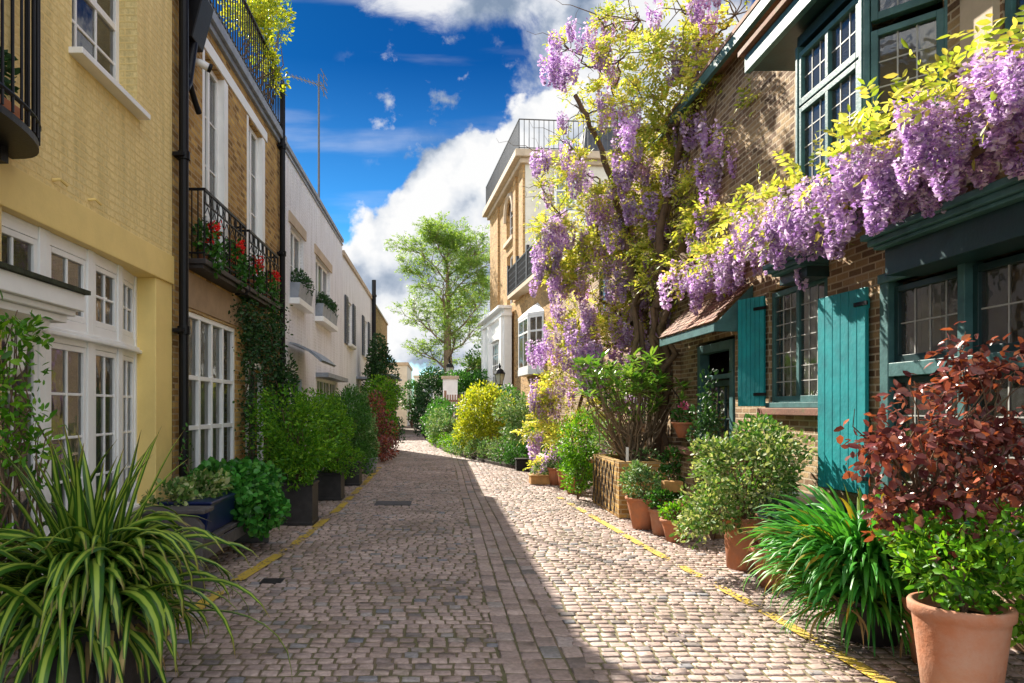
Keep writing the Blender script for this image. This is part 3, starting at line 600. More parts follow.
# canopies (cornices)
def cornice(u0, u1, z, w, nm='cornice', fh=.21):
    m = MB(); m.fb(RW, u0, u1, z-.05, z, .0, w); m.fb(RW, u0+.03, u1, z-.10, z-.051, .0, w-.04); m.fb(RW, u0+.06, u1, z-.13, z-.101, .0, w-.07)
    o = m.build(nm, 'palegreen', rh, bevel=.008); q = MB(); q.fb(RW, u0+.10, u1, z-.131-fh, z-.131, .0, w-.14); q.build('fascia', 'green', o, bevel=.004); return o
cornice(-5.62, -1.6, 2.98, .44); cornice(-7.5, -6.85, 3.12, .36, 'cornice', .10)
# upper bay
zz = (3.5, 4.98); p0, p1, p2, p3 = (3.8, 7.05), (3.42, 6.72), (3.42, 5.66), (3.82, 5.26)
def facet(a, b): ang = math.degrees(math.atan2(b[1]-a[1], b[0]-a[0])); return Fr((a[0], a[1], 0), ang), math.dist(a, b)
fr, L = facet(p1, p2)
window(rh, fr, .04, L-.05, 3.5, 4.45, 3, 5, -.03, .05, .011, 'palegreen', name='bay_window', lead=True, cas=2, thick=.08)
window(rh, fr, .04, L-.05, 4.47, 4.98, 3, 2, -.03, .05, .011, 'palegreen', name='bay_window', lead=True, cas=2, thick=.08)
fr2, L2 = facet(p2, p3); window(rh, fr2, .05, L2-.03, 3.5, 4.62, 3, 5, -.03, .05, .011, 'palegreen', name='bay_window', lead=True, thick=.08, curtain=[(.62, 1, 'curtain_gold')])
window(rh, fr2, .05, L2-.03, 4.70, 5.0, 3, 1, -.03, .05, .011, 'palegreen', name='bay_window', lead=True, thick=.08)
fr0, L0 = facet(p0, p1); m = MB(); m.fb(fr0, 0, L0, 3.45, 5.05, -.05, 0); m.build('bay_side', 'sand', rh)
m = MB(); m.fb(fr, 0, .04, 3.4, 5.05, -.06, .02); m.fb(fr, L-.045, L, 3.4, 5.05, -.06, .02); m.fb(fr2, 0, .045, 3.4, 5.05, -.06, .02); m.fb(fr2, L2-.03, L2, 3.4, 5.05, -.06, .02); m.build('bay_post', 'palegreen', rh, bevel=.005)
m = MB(); m.prism([(x, y, 3.28) for x, y in (p0, p1, p2, p3)], (0, 0, .2)); m.build('bay_base', 'palegreen', rh, bevel=.01)
m = MB(); m.prism([(x, y, 5.05) for x, y in (p0, p1, p2, p3)], (0, 0, .1)); m.build('bay_top', 'green', rh)
m = MB(); m.fb(RW, -7.42, -7.12, 3.2, 5.1, 0, .05); m.build('rendered_pilaster', 'sand', rh); m = MB(); m.fb(RW, -5.06, -4.76, 3.2, 5.3, 0, .05); m.build('rendered_pilaster', 'sand', rh)
window(rh, RW, -4.72, -3.42, 3.42, 4.98, 3, 6, -.03, .06, .011, 'palegreen', lead=True, cas=2)
window(rh, RW, *uback, 2, 4, -.05, .05, .02, 'palegreen')
# eaves and roof
m = MB(); m.prism([(3.25, 0, 5.18), (3.25, 0, 5.36), (3.31, 0, 5.36), (3.31, 0, 5.18)], (0, 7.5, 0)); ev = m.build('eaves_board', 'palegreen', rh, bevel=.006)
m = MB(); m.box((3.312, 0, 5.20), (3.82, 7.48, 5.24)); m.build('soffit', 'green', ev)
m = MB(); m.prism([(3.2, 0, 5.38), (3.2, 0, 5.43), (6.4, 0, 8.0), (9.3, 0, 5.43), (9.3, 0, 5.38)], (0, 7.55, 0)); m.prism([(3.55, 7.56, 6.15), (3.55, 7.56, 6.20), (6.4, 7.56, 8.45), (9.3, 7.56, 6.20), (9.3, 7.56, 6.15)], (0, 4.5, 0)); m.build('roof', 'tiles', rh)
m = MB(); m.prism([(3.56, 7.56, 6.01), (3.56, 7.56, 6.145), (3.62, 7.56, 6.145), (3.62, 7.56, 6.01)], (0, 4.44, 0)); m.build('eaves_board', 'palegreen', rh)
# porch roof, tile by tile
eb = (3.33, 2.66); tp = (3.79, 3.12)
m = MB(); nrow, ncol = 9, 16; uy = Vector((0, 1, 0)); dn = Vector((tp[0]-eb[0], 0, tp[1]-eb[1])); slope = dn.normalized(); nn = Vector((-slope.z, 0, slope.x))
for i in range(nrow):
    for j in range(ncol):
        p = Vector((eb[0]-.03, 8.5, eb[1]-.01))+dn*(i/nrow)+uy*(2.1*(j+(.5 if i % 2 else 0))/ncol)+nn*random.uniform(0, .008); wv = uy*.118; lv = slope*(dn.length/nrow+.02)
        a = p+nn*.014; pts = [p, p+wv, p+wv+lv-nn*.006, p+lv-nn*.006]; m.prism([tuple(q) for q in pts], nn*.013)
pr = m.build('porch_roof', 'tiles', rh)
m = MB(); m.box((eb[0]-.015, 8.5, eb[1]-.13), (eb[0]+.015, 10.62, eb[1]-.02)); m.prism([(eb[0]+.016, 8.5, eb[1]-.13), (eb[0]+.016, 8.5, eb[1]-.02), (tp[0], 8.5, tp[1]-.02), (tp[0], 8.5, eb[1]-.02), (tp[0]-.1, 8.5, eb[1]-.13)], (0, .03, 0)); m.build('porch_fascia', 'palegreen', pr, bevel=.005)
# door
m = MB(); m.fb(RW, -10.33, -10.22, 0, 2.5, -.12, .02); m.fb(RW, -9.18, -9.07, 0, 2.5, -.12, .02); m.fb(RW, -10.22, -9.18, 2.38, 2.5, -.12, .02); m.fb(RW, -10.22, -9.18, 2.0, 2.06, -.11, 0); df = m.build('door_frame', 'palegreen', rh, bevel=.005)
window(rh, RW, -10.1, -9.2, .9, 1.98, 3, 4, -.08, .08, .02, 'green', name='door'); m = MB(); m.fb(RW, -10.1, -9.2, .02, .898, -.11, -.06); m.fb(RW, -9.98, -9.7, .15, .75, -.059, -.045); m.fb(RW, -9.6, -9.32, .15, .75, -.059, -.045); m.build('door_panel', 'green', rh, bevel=.004)
pipe(rh, XR-.09, 11.75, 0, 3.4, .055, wall=1)
m = MB(); m.fb(RW, -12.0, -11.1, 0, 2.7, .0, .12); m.build('brick_pier', 'stock_dark', rh)
# shutters
def shutter(a, b, z0, z1, t=.035):
    fr, L = facet(a, b); m = MB(); k = 6
    for i in range(k): m.fb(fr, L*i/k+.003, L*(i+1)/k-.003, z0, z1, 0, t)
    o = m.build('shutter', 'teal', rh, bevel=.004); q = MB()
    for z in (z0+.14, z1-.14): q.fb(fr, .02, L-.02, z-.04, z+.04, -.022, -.001)
    q.build('batten', 'teal', o)
    for z in (z0+.14, z1-.14): h = MB(); h.fb(fr, L-.14, L+.03, z-.018, z+.018, t, t+.012); h.build('hinge', 'black', o)
    return o
shutter((3.61, 8.46), (3.765, 8.11), 1.62, 2.90); shutter((3.69, 6.80), (3.75, 6.13), .84, 2.66)
# wall light bracket
m = MB(); m.tube([(3.8, 5.05, 4.8), (3.72, 5.03, 4.86), (3.66, 5.0, 4.72), (3.68, 5.0, 4.62)], .012, 6); m.tube([(3.8, 5.05, 4.55), (3.70, 5.04, 4.55), (3.62, 4.98, 4.72)], .01, 6); m.build('iron_bracket', 'black', rh)

# ------------------------------------------------------------------ middle house behind the wisteria
mh = thing('brick_house', 'brown brick house wall half hidden behind the climbing wisteria', 'house', (5, 18, 0))
MW = Fr((3.95, 0, 0), -90)
hl = [(-14.6, -13.5, 1.3, 2.6), (-13.2, -12.5, 3.4, 4.9), (-17.5, -16.5, 3.6, 5.0)]
m = facade(MW, -24.4, -12.02, 0, 6.3, hl, .14); m = shell(MW, -24.4, -12.02, 6.3, 5.5, m, -.01); m.quad(MW(-24.4, 6.3, 0), MW(-12.02, 6.3, 0), MW(-12.02, 6.3, -5.5), MW(-24.4, 6.3, -5.5)); m.build('wall', 'stock_dark', mh)
m = MB(); m.fb(MW, -24.4, -12.02, 6.3, 6.4, -.3, .06); m.build('coping', 'sand', mh); room(mh, MW, -24, -12.2, .05, 6.1, -.16)
for h in hl: window(mh, MW, *h, 2, 4, -.06, .06, .02, 'green')
# ------------------------------------------------------------------ tall orange building
ob = thing('tall_brick_building', 'tall orange brick building with railed roof, balcony and white oriel, beyond the wisteria', 'building', (6, 33, 0))
th = 90+math.degrees(math.atan(.088)); c31 = (3.72, 31.0)
OW = Fr((c31[0], c31[1], 0), th)            # its normal would face away from the lane: mirror below
OW = Fr((c31[0]-math.tan(math.radians(th-90))*0, c31[1], 0), th-180)   # u runs towards the camera, w towards the lane
arch = (-4.5, -2.7, 9.9, 11.9); tall = (-4.4, -2.8, 6.7, 9.2)
m = facade(OW, -9.2, 0, 0, 12.4, [arch, tall, (-5.5, -3.7, 1.2, 4.2)], .3)
m.build('tower_wall', 'orange_brick', ob)
m = MB(); m.prism([OW(-9.2, 0, -.01), OW(0, 0, -.01), OW(0, 0, -9), OW(-9.2, 0, -9)], (0, 0, 12.4)); 
m.f = [f for i, f in enumerate(m.f) if i != 2]; m.build('rear_wall', 'cream', ob)
m = MB(); m.fb(OW, -9.4, .2, 12.4, 12.62, -9.1, .25); m.fb(OW, -9.6, .4, 12.62, 12.95, -9.2, .5); m.build('cornice', 'sand', ob, bevel=.03)
m = MB(); m.fb(OW, -9.2, -6.6, 0.2, 12.4, 0, .10); m.fb(OW, -2.3, -1.7, 6.6, 12.4, 0, .10); m.fb(OW, -.9, -0.01, 6.6, 12.4, 0, .10); m.build('brick_pilaster', 'orange_brick', ob)
w1 = window(ob, OW, *arch, 2, 3, -.2, .12, .05); window(ob, OW, *tall, 2, 4, -.2, .12, .05, curtain=[(0, 1, 'curtain')])
m = MB()
arcp = [OW(-3.6+1.1*math.cos(t), 11.0+1.1*math.sin(t), .03) for t in [math.pi*i/10 for i in range(11)]]
m.tube(arcp, .12, 6); m.fb(OW, -4.8, -2.4, 9.7, 9.89, 0, .14); m.build('arch_moulding', 'sand', ob)
m = MB()   # spandrels closing the square head into an arch
for sgn in (-1, 1):
    pts = [OW(-3.6+sgn*.9*math.cos(t), 11.0+.9*math.sin(t), -.05) for t in [math.pi/2*i/6 for i in range(7)]]+[OW(-3.6+sgn*.95, 11.95, -.05)]
    m.prism(pts if sgn > 0 else pts[::-1], OW.N*.045)
m.build('arch_spandrel', 'orange_brick', ob)
m = MB()
def rail(m, a, b, z0, z1, step, r=.02, top=.03):
    L = math.dist(a, b); n = int(L/step)
    for i in range(n+1): t = i/n; x, y = a[0]+(b[0]-a[0])*t, a[1]+(b[1]-a[1])*t; m.box((x-r, y-r, z0), (x+r, y+r, z1))
    m.tube([(a[0], a[1], z1), (b[0], b[1], z1)], top, 5); m.tube([(a[0], a[1], z0+.1), (b[0], b[1], z0+.1)], top*.8, 5)
c0 = OW(.2, 0, .3); c1 = OW(-9.4, 0, .3); c2 = OW(.2, 0, -7); rail(m, c1[:2], c0[:2], 12.95, 14.3, .22, .016); rail(m, c0[:2], c2[:2], 12.95, 14.3, .22, .016); m.build('roof_railing', 'antenna', ob)
# mansard and dormer behind
m = MB(); a = OW(-.3, 0, -3.0); m.prism([(6.1, 31.4, 10.1), (6.5, 31.4, 14.2), (12.5, 31.4, 14.2), (13, 31.4, 10.1)], (0, 6, 0)); m.build('slate_roof', 'slate', ob)
m = MB(); m.box((5.6, 31.15, 9.9), (6.05, 31.35, 13.2)); m.box((6.1, 31.1, 9.7), (12, 31.35, 10.1)); m.build('white_trim', 'white', ob)
fC = Fr((0, 31.0, 0), 0); window(ob, fC, 6.7, 7.9, 7.6, 9.6, 2, 3, .08, .12, .05, 'wood_dark'); window(ob, fC, 5.0, 6.0, 10.2, 12.2, 2, 2, .08, .1, .05, 'white')
m = MB(); m.tube([fC(4.9, 9.0, .1), fC(4.9, 8.0, .1)], .12, 6); m.fb(fC, 5.0, 6.4, 8.6, 8.9, 0, .3); m.build('wall_bracket', 'wood_dark', ob)
# lower part towards the camera
m = facade(OW, .01, 6.6, 0, 6.7, [(1.9, 3.7, .8, 2.45)], .2); m = shell(OW, .01, 6.6, 6.7, 6, m, -.01); m.quad(OW(.01, 6.7, 0), OW(6.6, 6.7, 0), OW(6.6, 6.7, -6), OW(.01, 6.7, -6)); m.build('lower_wall', 'orange_brick', ob)
window(ob, OW, 1.9, 3.7, .8, 2.45, 4, 2, -.08, .1, .05, 'wood_dark', name='grille_window')
m = MB(); m.fb(OW, -1.6, 4.6, 6.62, 6.80, -.3, .5); bl = m.build('balcony_slab', 'sand', ob)
m = MB(); rail(m, OW(-1.6, 0, .45)[:2], OW(4.6, 0, .45)[:2], 6.8, 7.95, .16, .02, .05)
for u in (-1.6, .5, 2.6, 4.6): m.fb(OW, u-.09, u+.09, 6.8, 8.2, .38, .5)
for k in range(3): m.fb(OW, -1.6, 4.6, 7.15+k*.25, 7.20+k*.25, .43, .46)
m.build('balcony_railing', 'wood_dark', bl)
# oriel
oz = (3.0, 5.4); pts = [(.3, 0), (.9, .5), (2.9, .5), (3.6, 0)]
op = [OW(u, 0, w) for u, w in pts]
for a, b in zip(op, op[1:]):
    fr_, L_ = facet(a[:2], b[:2]); window(ob, fr_, .03, L_-.03, 3.2, 5.3, 2, 1, -.04, .09, .05, name='oriel_window', mid=.72)
m = MB(); m.prism([(p[0], p[1], 2.95) for p in op], (0, 0, .25)); m.build('oriel_base', 'white', ob, bevel=.01); m = MB(); m.prism([(p[0], p[1], 5.3) for p in op], (0, 0, .12))
n0 = len(m.v); m.v += [(p[0], p[1], 5.42) for p in op]+[OW(1.4, 5.9, .0), OW(2.5, 5.9, .0)]; m.f += [(n0, n0+1, n0+4), (n0+1, n0+2, n0+5, n0+4), (n0+2, n0+3, n0+5)]
m.build('oriel_roof', 'white', ob, bevel=.01)
# white portico
m = MB(); m.fb(OW, -9.3, -2.5, 0, 6.35, .11, .5); m.fb(OW, -9.5, -2.35, 6.35, 6.5, .11, .8); m.fb(OW, -9.4, -2.42, 6.0, 6.15, .11, .65); po = m.build('portico', 'white', ob, bevel=.02)
m = MB()
for u in (-9.1, -7.0, -3.1): m.fb(OW, u, u+.5, 0, 6.0, .501, .62)
m.fb(OW, -5.8, -3.4, 4.95, 5.1, .501, .7); m.fb(OW, -5.6, -3.6, 5.1, 5.3, .501, .66); m.build('portico_pilaster', 'white', po)
window(ob, OW, -5.5, -3.7, 2.6, 4.9, 3, 4, .54, .12, .05, name='window', glass='glass'); m = MB(); m.fb(OW, -5.45, -3.75, 2.65, 4.85, .502, .508); m.build('window_backing', 'room', ob)  # flat room-plaster sheet backing the pane on the solid portico

# ------------------------------------------------------------------ far houses
def simple_house(label, x0, x1, y0, y1, h, mat, wins, roof='slate', name='far_house'):
    t = thing(name, label, 'house', ((x0+x1)/2, y0, 0)); m = MB(); m.box((x0, y0, 0), (x1, y1, h)); m.build('wall', mat, t)
    fr = Fr((x0, y0, 0), 0)
    for (a, b, c, d) in wins: window(t, fr, a, b, c, d, 2, 2, .05, .12, .05, glass='lead')
    m = MB(); m.box((x0-.1, y0-.1, h), (x1+.1, y1+.1, h+.25)); m.build('parapet', 'sand', t); return t
simple_house('cream rendered house at the far end of the lane on the left', -7.4, -3.0, 62, 72, 5.4, 'cream', [(1.0, 1.9, 3.0, 4.4), (2.6, 3.5, 3.0, 4.4), (1.5, 3, .2, 2.3)])
simple_house('pale distant house closing the view behind the large tree', -3.0, 6, 78, 88, 5.0, 'cream', [(1, 2.2, 2.6, 4.2), (4, 5.2, 2.6, 4.2), (6.5, 7.7, 2.6, 4.2)])
t = thing('far_house', 'small stock brick cottage with dark canopy past the conifer', 'house', (-5, 45, 0))
m = MB(); m.box((-4.25, 44, 0), (-3.35, 52, 3.6)); m.build('wall', 'stock', t); m = MB(); m.box((-4.25, 43.7, 3.6), (-2.9, 52, 3.72)); m.prism([(-3.34, 44, 3.0), (-2.6, 44, 2.8), (-2.6, 44, 2.9), (-3.34, 44, 3.25)], (0, 5, 0)); m.build('roof', 'lead', t)
q = Fr((-3.35, 0, 0), 90); window(t, q, 45, 46.5, .9, 2.4, 2, 2, .05, .1, .05, glass='lead')
simple_house('brown brick cottage roof beyond the garden fence on the right', 3.4, 9, 52, 60, 4.9, 'stock', [(.5, 1.6, 2.8, 4.2)])
# ------------------------------------------------------------------ plants and pots
def pot_prof(r0, r1, h, rim=.035, t=.02, nec=.0):
    return [(r0*.9, 0), (r0, .004), (r0+(r1-r0)*.5+nec, h*.5), (r1-t*.4, h-rim*1.6), (r1-t*.3, h-rim*1.3), (r1+t*.6, h-rim), (r1+t*.75, h-rim*.2), (r1+t*.4, h), (r1-t*.6, h), (r1-t*1.1, h-rim), (r1-t*1.4, h*.86)]
def clay_pot(t, c, r0, r1, h, mat='terracotta', rim=.035, name='pot'):
    m = MB(); m.lathe(c, pot_prof(r0, r1, h, rim), 40); o = m.build(name, mat, t, smooth=True)
    m = MB(); m.lathe((c[0], c[1], c[2]), [(r1-.03, h*.80), (r1-.03, h*.865), (.01, h*.89)], 20); m.build('soil', 'soil', t); return o
def stems(t, c, tops, r0=.012, mat='bark', name='stem', amp=.05):
    m = MB(); rd = random.Random(int(c[0]*100))
    for p in tops:
        pts = wig(c, p, 6, amp, 0, rd); m.tube(pts, [r0*(1-.8*i/6) for i in range(7)], 5, False)
    return m.build(name, mat, t)
def potted(label, Y, x, r0, r1, h, blobs, n, ls, leaf, group=None, potmat='terracotta', seed=1, wr=.5, shape='leaf', name='potted_plant', flower=None, **kw):
    t = thing(name, label, 'potted plant', (x, Y, 0), group); clay_pot(t, (x, Y, 0), r0, r1, h, potmat)
    B = [(x+b[0], Y+b[1], h+b[2], b[3], b[4], b[5]) for b in blobs]
    stems(t, (x, Y, h*.8), [(b[0]+random.uniform(-.3, .3)*b[3], b[1]+random.uniform(-.3, .3)*b[4], b[2]+random.uniform(-.2, .5)*b[5]) for b in B for _ in range(4)], .008)
    bush(t, B, n, ls, leaf, seed, wr=wr, shape=shape, **kw)
    if flower: bush(t, B, flower[1], .03, flower[0], seed+40, 'flowers', .9, 'petal', hollow=.15)
    return t
def shrub(label, blobs, n, ls, leaf, seed=1, name='shrub', cat='shrub', group=None, wr=.5, base=None, trunk=.02, bark='bark', shape='leaf', nst=4, **kw):
    bx = base or (blobs[0][0], blobs[0][1], 0); t = thing(name, label, cat, bx, group); rd = random.Random(seed)
    stems(t, (bx[0], bx[1], bx[2]), [(b[0]+rd.uniform(-.4, .4)*b[3], b[1]+rd.uniform(-.4, .4)*b[4], b[2]+rd.uniform(-.1, .6)*b[5]) for b in blobs for _ in range(nst)], trunk, bark)
    bush(t, blobs, n, ls, leaf, seed, wr=wr, shape=shape, **kw); return t

# --- variegated strap plant, lower left
x, y = -1.87, 3.78
t = thing('strap_leaf_plant', 'large arching green and cream striped strap-leaved plant in a dark square planter, lower left', 'plant', (x, y, 0))
m = MB(); hw = .27
m.box((x-hw+.02, y-hw+.02, .03), (x+hw-.02, y+hw-.02, .46)); m.box((x-hw, y-hw, .46), (x+hw, y+hw, .52)); m.box((x-hw, y-hw, 0), (x+hw, y+hw, .03+.04))
for sx in (-1, 1):
    for sy in (-1, 1): m.box((x+sx*(hw-.04)-.03, y+sy*(hw-.04)-.03, .0), (x+sx*(hw-.04)+.03, y+sy*(hw-.04)+.03, .47))
pl = m.build('planter', 'wood_dark', t, bevel=.008)
m = MB()
for s in (-1, 1): m.tube([(x+s*0+.13*math.cos(a), y-hw+.012, .26+.13*math.sin(a)) for a in [math.pi*i/4+math.pi/8 for i in range(9)]], .012, 5)
m.build('planter_moulding', 'wood_dark', pl)
r = np.random.default_rng(4); n = 270; az = r.uniform(0, 6.283, n); el = r.uniform(.6, 1.5, n); ln = r.uniform(.6, 1.08, n)*(.75+.25*(el < 1.35))
base = np.stack([x+.17*r.normal(size=n)*.6, y+.17*r.normal(size=n)*.6, .50+.06*r.random(n)], 1)
ribbons('foliage', base, az, el, ln, r.uniform(.042, .078, n), 'L_strap', t, r.uniform(2.0, 3.6, n), 11, 5, twist=.2)
n = 45; az = r.uniform(0, 6.283, n); ribbons('upright_leaves', np.tile([x-.02, y, .5], (n, 1))+r.normal(size=(n, 3))*[.07, .07, .01], az, r.uniform(1.25, 1.55, n), r.uniform(.7, 1.08, n), r.uniform(.035, .05, n), 'L_strap', t, r.uniform(.2, .9, n), 8, 6)
n = 90; az = r.uniform(0, 6.283, n); ribbons('drooping_leaves', np.tile([x, y, .5], (n, 1))+r.normal(size=(n, 3))*[.14, .14, .02], az, r.uniform(.0, .6, n), r.uniform(.5, .9, n), r.uniform(.035, .055, n), 'L_strap', t, r.uniform(1.8, 3, n), 9, 7)
n = 34; az = r.uniform(0, 6.283, n); ribbons('dead_leaves', np.tile([x, y, .48], (n, 1))+r.normal(size=(n, 3))*[.12, .12, .03], az, r.uniform(-.2, .5, n), r.uniform(.4, .75, n), r.uniform(.02, .035, n), 'L_dead', t, r.uniform(2, 3, n), 7, 71, twist=.8)
# shrub by the door
shrub('airy small-leaved shrub by the yellow house door at the left edge', [(-2.42, 3.85, 1.75, .22, .25, .35), (-2.38, 3.95, 2.05, .16, .18, .2), (-2.3, 3.95, 1.4, .15, .2, .3), (-2.45, 3.7, 1.1, .2, .2, .35)], 800, .062, 'L_box', 12, base=(-2.5, 3.8, 0), trunk=.014, wr=.42, hollow=.9, jit=1.2, gap=-.2, nst=6)
t = thing('trough_plant', 'leafy plant peeping from inside the bowed black iron balcony', 'plant', (-2.72, 4.05, 3.32)); m = MB(); m.box((-2.8, 3.75, 3.325), (-2.62, 4.4, 3.47)); m.build('trough', 'terracotta', t, bevel=.01)
bush(t, [(-2.72, 4.1, 3.62, .12, .3, .2)], 260, .07, 'L_dark', 3)

# --- bench and blue planter by the brick house
t = thing('bench', 'dark slatted wooden bench with solid curved end against the brick house', 'bench', (-2.35, 7.0, 0))
m = MB(); m.prism([(-2.58, 6.02, 0), (-2.05, 6.02, 0), (-2.05, 6.02, .58), (-2.12, 6.02, .66), (-2.58, 6.02, .69)], (0, .07, 0)); m.build('end_panel', 'wood_grey', t, bevel=.012)
m = MB(); m.prism([(-2.58, 8.3, 0), (-2.05, 8.3, 0), (-2.05, 8.3, .58), (-2.12, 8.3, .66), (-2.58, 8.3, .69)], (0, .07, 0)); m.build('end_panel', 'wood_grey', t, bevel=.012)
m = MB(); m.box((-2.6, 5.98, .69), (-2.02, 6.24, .73)); m.build('armrest', 'wood_grey', t, bevel=.01)
m = MB()
for k in range(4): m.box((-2.56+k*.125, 6.09, .40), (-2.45+k*.125, 8.3, .435))
m.build('seat', 'wood_grey', t, bevel=.006); m = MB(); m.box((-2.08, 6.09, .28), (-2.05, 8.3, .39)); m.build('apron', 'wood_grey', t)
t = thing('planter', 'dark blue glazed trough with trailing green and cream leaves standing on the bench', 'planter', (-2.33, 6.9, .435))
m = MB(); m.prism([(-2.5, 6.35, .437), (-2.14, 6.35, .437), (-2.09, 6.35, .72), (-2.55, 6.35, .72)], (0, .85, 0)); m.box((-2.57, 6.33, .721), (-2.07, 7.22, .75)); m.build('trough', 'blue', t, bevel=.012)
bush(t, [(-2.33, 6.75, .84, .25, .4, .12), (-2.45, 6.3, .80, .2, .25, .12)], 900, .06, 'L_var', 5, wr=.6)
shrub('glossy ivy-leaved geranium clump spilling over the far half of the bench', [(-2.15, 7.75, .72, .38, .55, .30), (-1.98, 7.6, .5, .25, .45, .28), (-2.35, 7.4, .82, .3, .4, .2)], 3600, .075, 'L_ivy', 6, name='trailing_plant', cat='plant', base=(-2.3, 7.8, .44), wr=.85, gap=-.8)
shrub('small plants growing at the foot of the black drainpipe', [(-2.6, 7.1, .45, .16, .3, .35), (-2.66, 7.35, 1.0, .06, .1, .4)], 380, .05, 'L_mid', 8, base=(-2.65, 7.3, 0), hollow=.8)

# --- climber on the brick house door
t = thing('climbing_plant', 'sparse dark climber trained round the brick house door up to the balcony', 'climber', (-2.8, 11.6, 0)); rd = random.Random(2); cb = []
paths = [[(-2.78, 11.6, 0), (-2.8, 11.5, 1.6), (-2.82, 11.2, 2.5), (-2.8, 10.4, 2.9), (-2.82, 9.9, 3.0)], [(-2.78, 11.7, 0), (-2.8, 11.8, 1.5), (-2.82, 11.9, 2.8), (-2.82, 12.1, 3.3)], [(-2.75, 10.25, 0), (-2.8, 10.28, 1.4), (-2.82, 10.3, 2.4), (-2.83, 10.6, 2.75)], [(-2.7, 11.9, 0), (-2.78, 12.2, 1.6), (-2.8, 12.4, 2.3)], [(-2.8, 11.4, 2.4), (-2.75, 11.0, 3.15)]]
m = MB()
for p in paths:
    for a, b in zip(p, p[1:]):
        for q in range(2): pts = wig(a, b, 7, .05, 0, rd); m.tube(pts, .012-.004*q, 5, False); cb += [(v.x, v.y, v.z) for v in pts]
m.build('stem', 'bark', t); cb = np.array(cb)
P = cb[rng.integers(0, len(cb), 7500)]+rng.normal(size=(7500, 3))*[.07, .19, .19]; P[:, 0] = np.maximum(P[:, 0], -2.88); P = P[P[:, 2] > .05]; k = len(P); D = nrm(rng.normal(size=(k, 3))+[.3, 0, -.3]); leaves('foliage', P, D, nrm(rng.normal(size=(k, 3))+[1, 0, .5]), rng.uniform(.03, .07, k), rng.uniform(.02, .045, k), 'L_dark', t)
# second denser climber towards the drainpipe
shrub('bushy evergreen climber between the brick house door and its second drainpipe', [(-2.6, 11.9, 1.2, .25, .55, .7), (-2.65, 12.2, .5, .3, .5, .5), (-2.7, 12.1, 2.1, .18, .45, .45)], 3600, .07, 'L_dark', 15, name='climbing_plant', cat='climber', base=(-2.75, 12, 0), hollow=.6, gap=-.4)

# --- hedging bushes in dark planters (left)
def planter_bush(label, x, y, w, h, blobs, n, ls, leaf, seed, **kw):
    t = thing('planter_bush', label, 'potted shrub', (x, y, 0), 'clipped bushes in dark square planters')
    m = MB(); m.box((x-w/2, y-w/2, .02), (x+w/2, y+w/2, h)); m.box((x-w/2-.015, y-w/2-.015, h), (x+w/2+.015, y+w/2+.015, h+.035)); m.box((x-w/2-.01, y-w/2-.01, 0), (x+w/2+.01, y+w/2+.01, .05)); m.build('planter', 'wood_dark', t, bevel=.008)
    stems(t, (x, y, h), [(b[0]+random.uniform(-.3, .3)*b[3], b[1]+random.uniform(-.3, .3)*b[4], b[2]) for b in blobs for _ in range(4)], .018)
    bush(t, blobs, n, ls, leaf, seed, **kw)
planter_bush('nearest bright green bush in a tall dark planter left of the lane', -1.98, 9.75, .46, .54, [(-2.03, 9.85, 1.32, .56, .66, .58), (-1.92, 9.7, 1.0, .40, .48, .42), (-2.2, 9.9, 1.6, .35, .45, .32), (-1.98, 9.7, .72, .40, .44, .28)], 8500, .052, 'L_box', 21, gap=-.42, lump=.45)
planter_bush('second green bush in a dark planter, between the nearest bush and the pale house door', -1.95, 12.3, .45, .44, [(-1.98, 12.2, 1.28, .55, .9, .6), (-1.9, 12.2, .75, .48, .7, .38), (-2.1, 13.2, 1.35, .4, .6, .5)], 8000, .052, 'L_box', 22, gap=-.42, lump=.45)
planter_bush('third bright bush in a dark planter, farthest of the row', -1.9, 14.6, .45, .45, [(-1.93, 14.6, 1.35, .52, .9, .68), (-1.9, 14.5, .7, .46, .7, .42)], 6000, .055, 'L_mid', 23, gap=-.4, lump=.45)
for i, (yy, lab) in enumerate(((16.6, 'mixed green shrub standing just past the row of dark planters'), (18.6, 'loose greyish shrub before the copper red bush'))):
    shrub(lab, [(-2.1, yy, 1.0, .5, .75, .8), (-2.3, yy+.3, 1.6, .4, .6, .6), (-1.9, yy-.2, .5, .4, .6, .45)], 3600, .07, ['L_mid', 'L_grey'][i], 30+i, gap=-.3, lump=.35)
t = thing('potted_plant', 'small dark pot with grey leaves at the feet of the planters', 'potted plant', (-1.75, 17.2, 0)); clay_pot(t, (-1.75, 17.2, 0), .14, .2, .38, 'lead'); bush(t, [(-1.75, 17.2, .6, .26, .3, .3)], 700, .05, 'L_grey', 33)
shrub('copper red leaved bush before the lane bends left', [(-1.75, 21, .75, .42, .7, .7), (-2.0, 21.5, 1.5, .35, .5, .6), (-1.6, 20.3, .45, .35, .5, .4)], 2600, .08, 'L_red', 34)
shrub('tall dark conifer standing against the end brick house', [(-2.1, 24.5, 2.2, .62, .7, 1.6), (-2.2, 24.5, 3.4, .42, .5, .85), (-2.0, 24.2, .9, .65, .8, .9)], 7000, .10, 'L_dark', 35, name='conifer', cat='tree', hollow=.5, gap=-.6)
shrub('light green bush beside the foot of the dark conifer', [(-1.95, 22.8, 1.9, .6, .7, .7), (-2.05, 22.8, 1.0, .6, .6, .8)], 3000, .1, 'L_box', 36)
shrub('low dark rounded bush at the far left bend of the lane', [(-3.2, 38, .8, .9, 1.2, .9), (-3.5, 41, .9, .9, 1.2, .9)], 2200, .16, 'L_mid', 37)
shrub('deep red bush under the cottage canopy far down the lane', [(-3.6, 34, 1.7, .55, .8, .7), (-3.3, 33, .9, .5, .7, .7)], 1600, .13, 'L_red', 38)
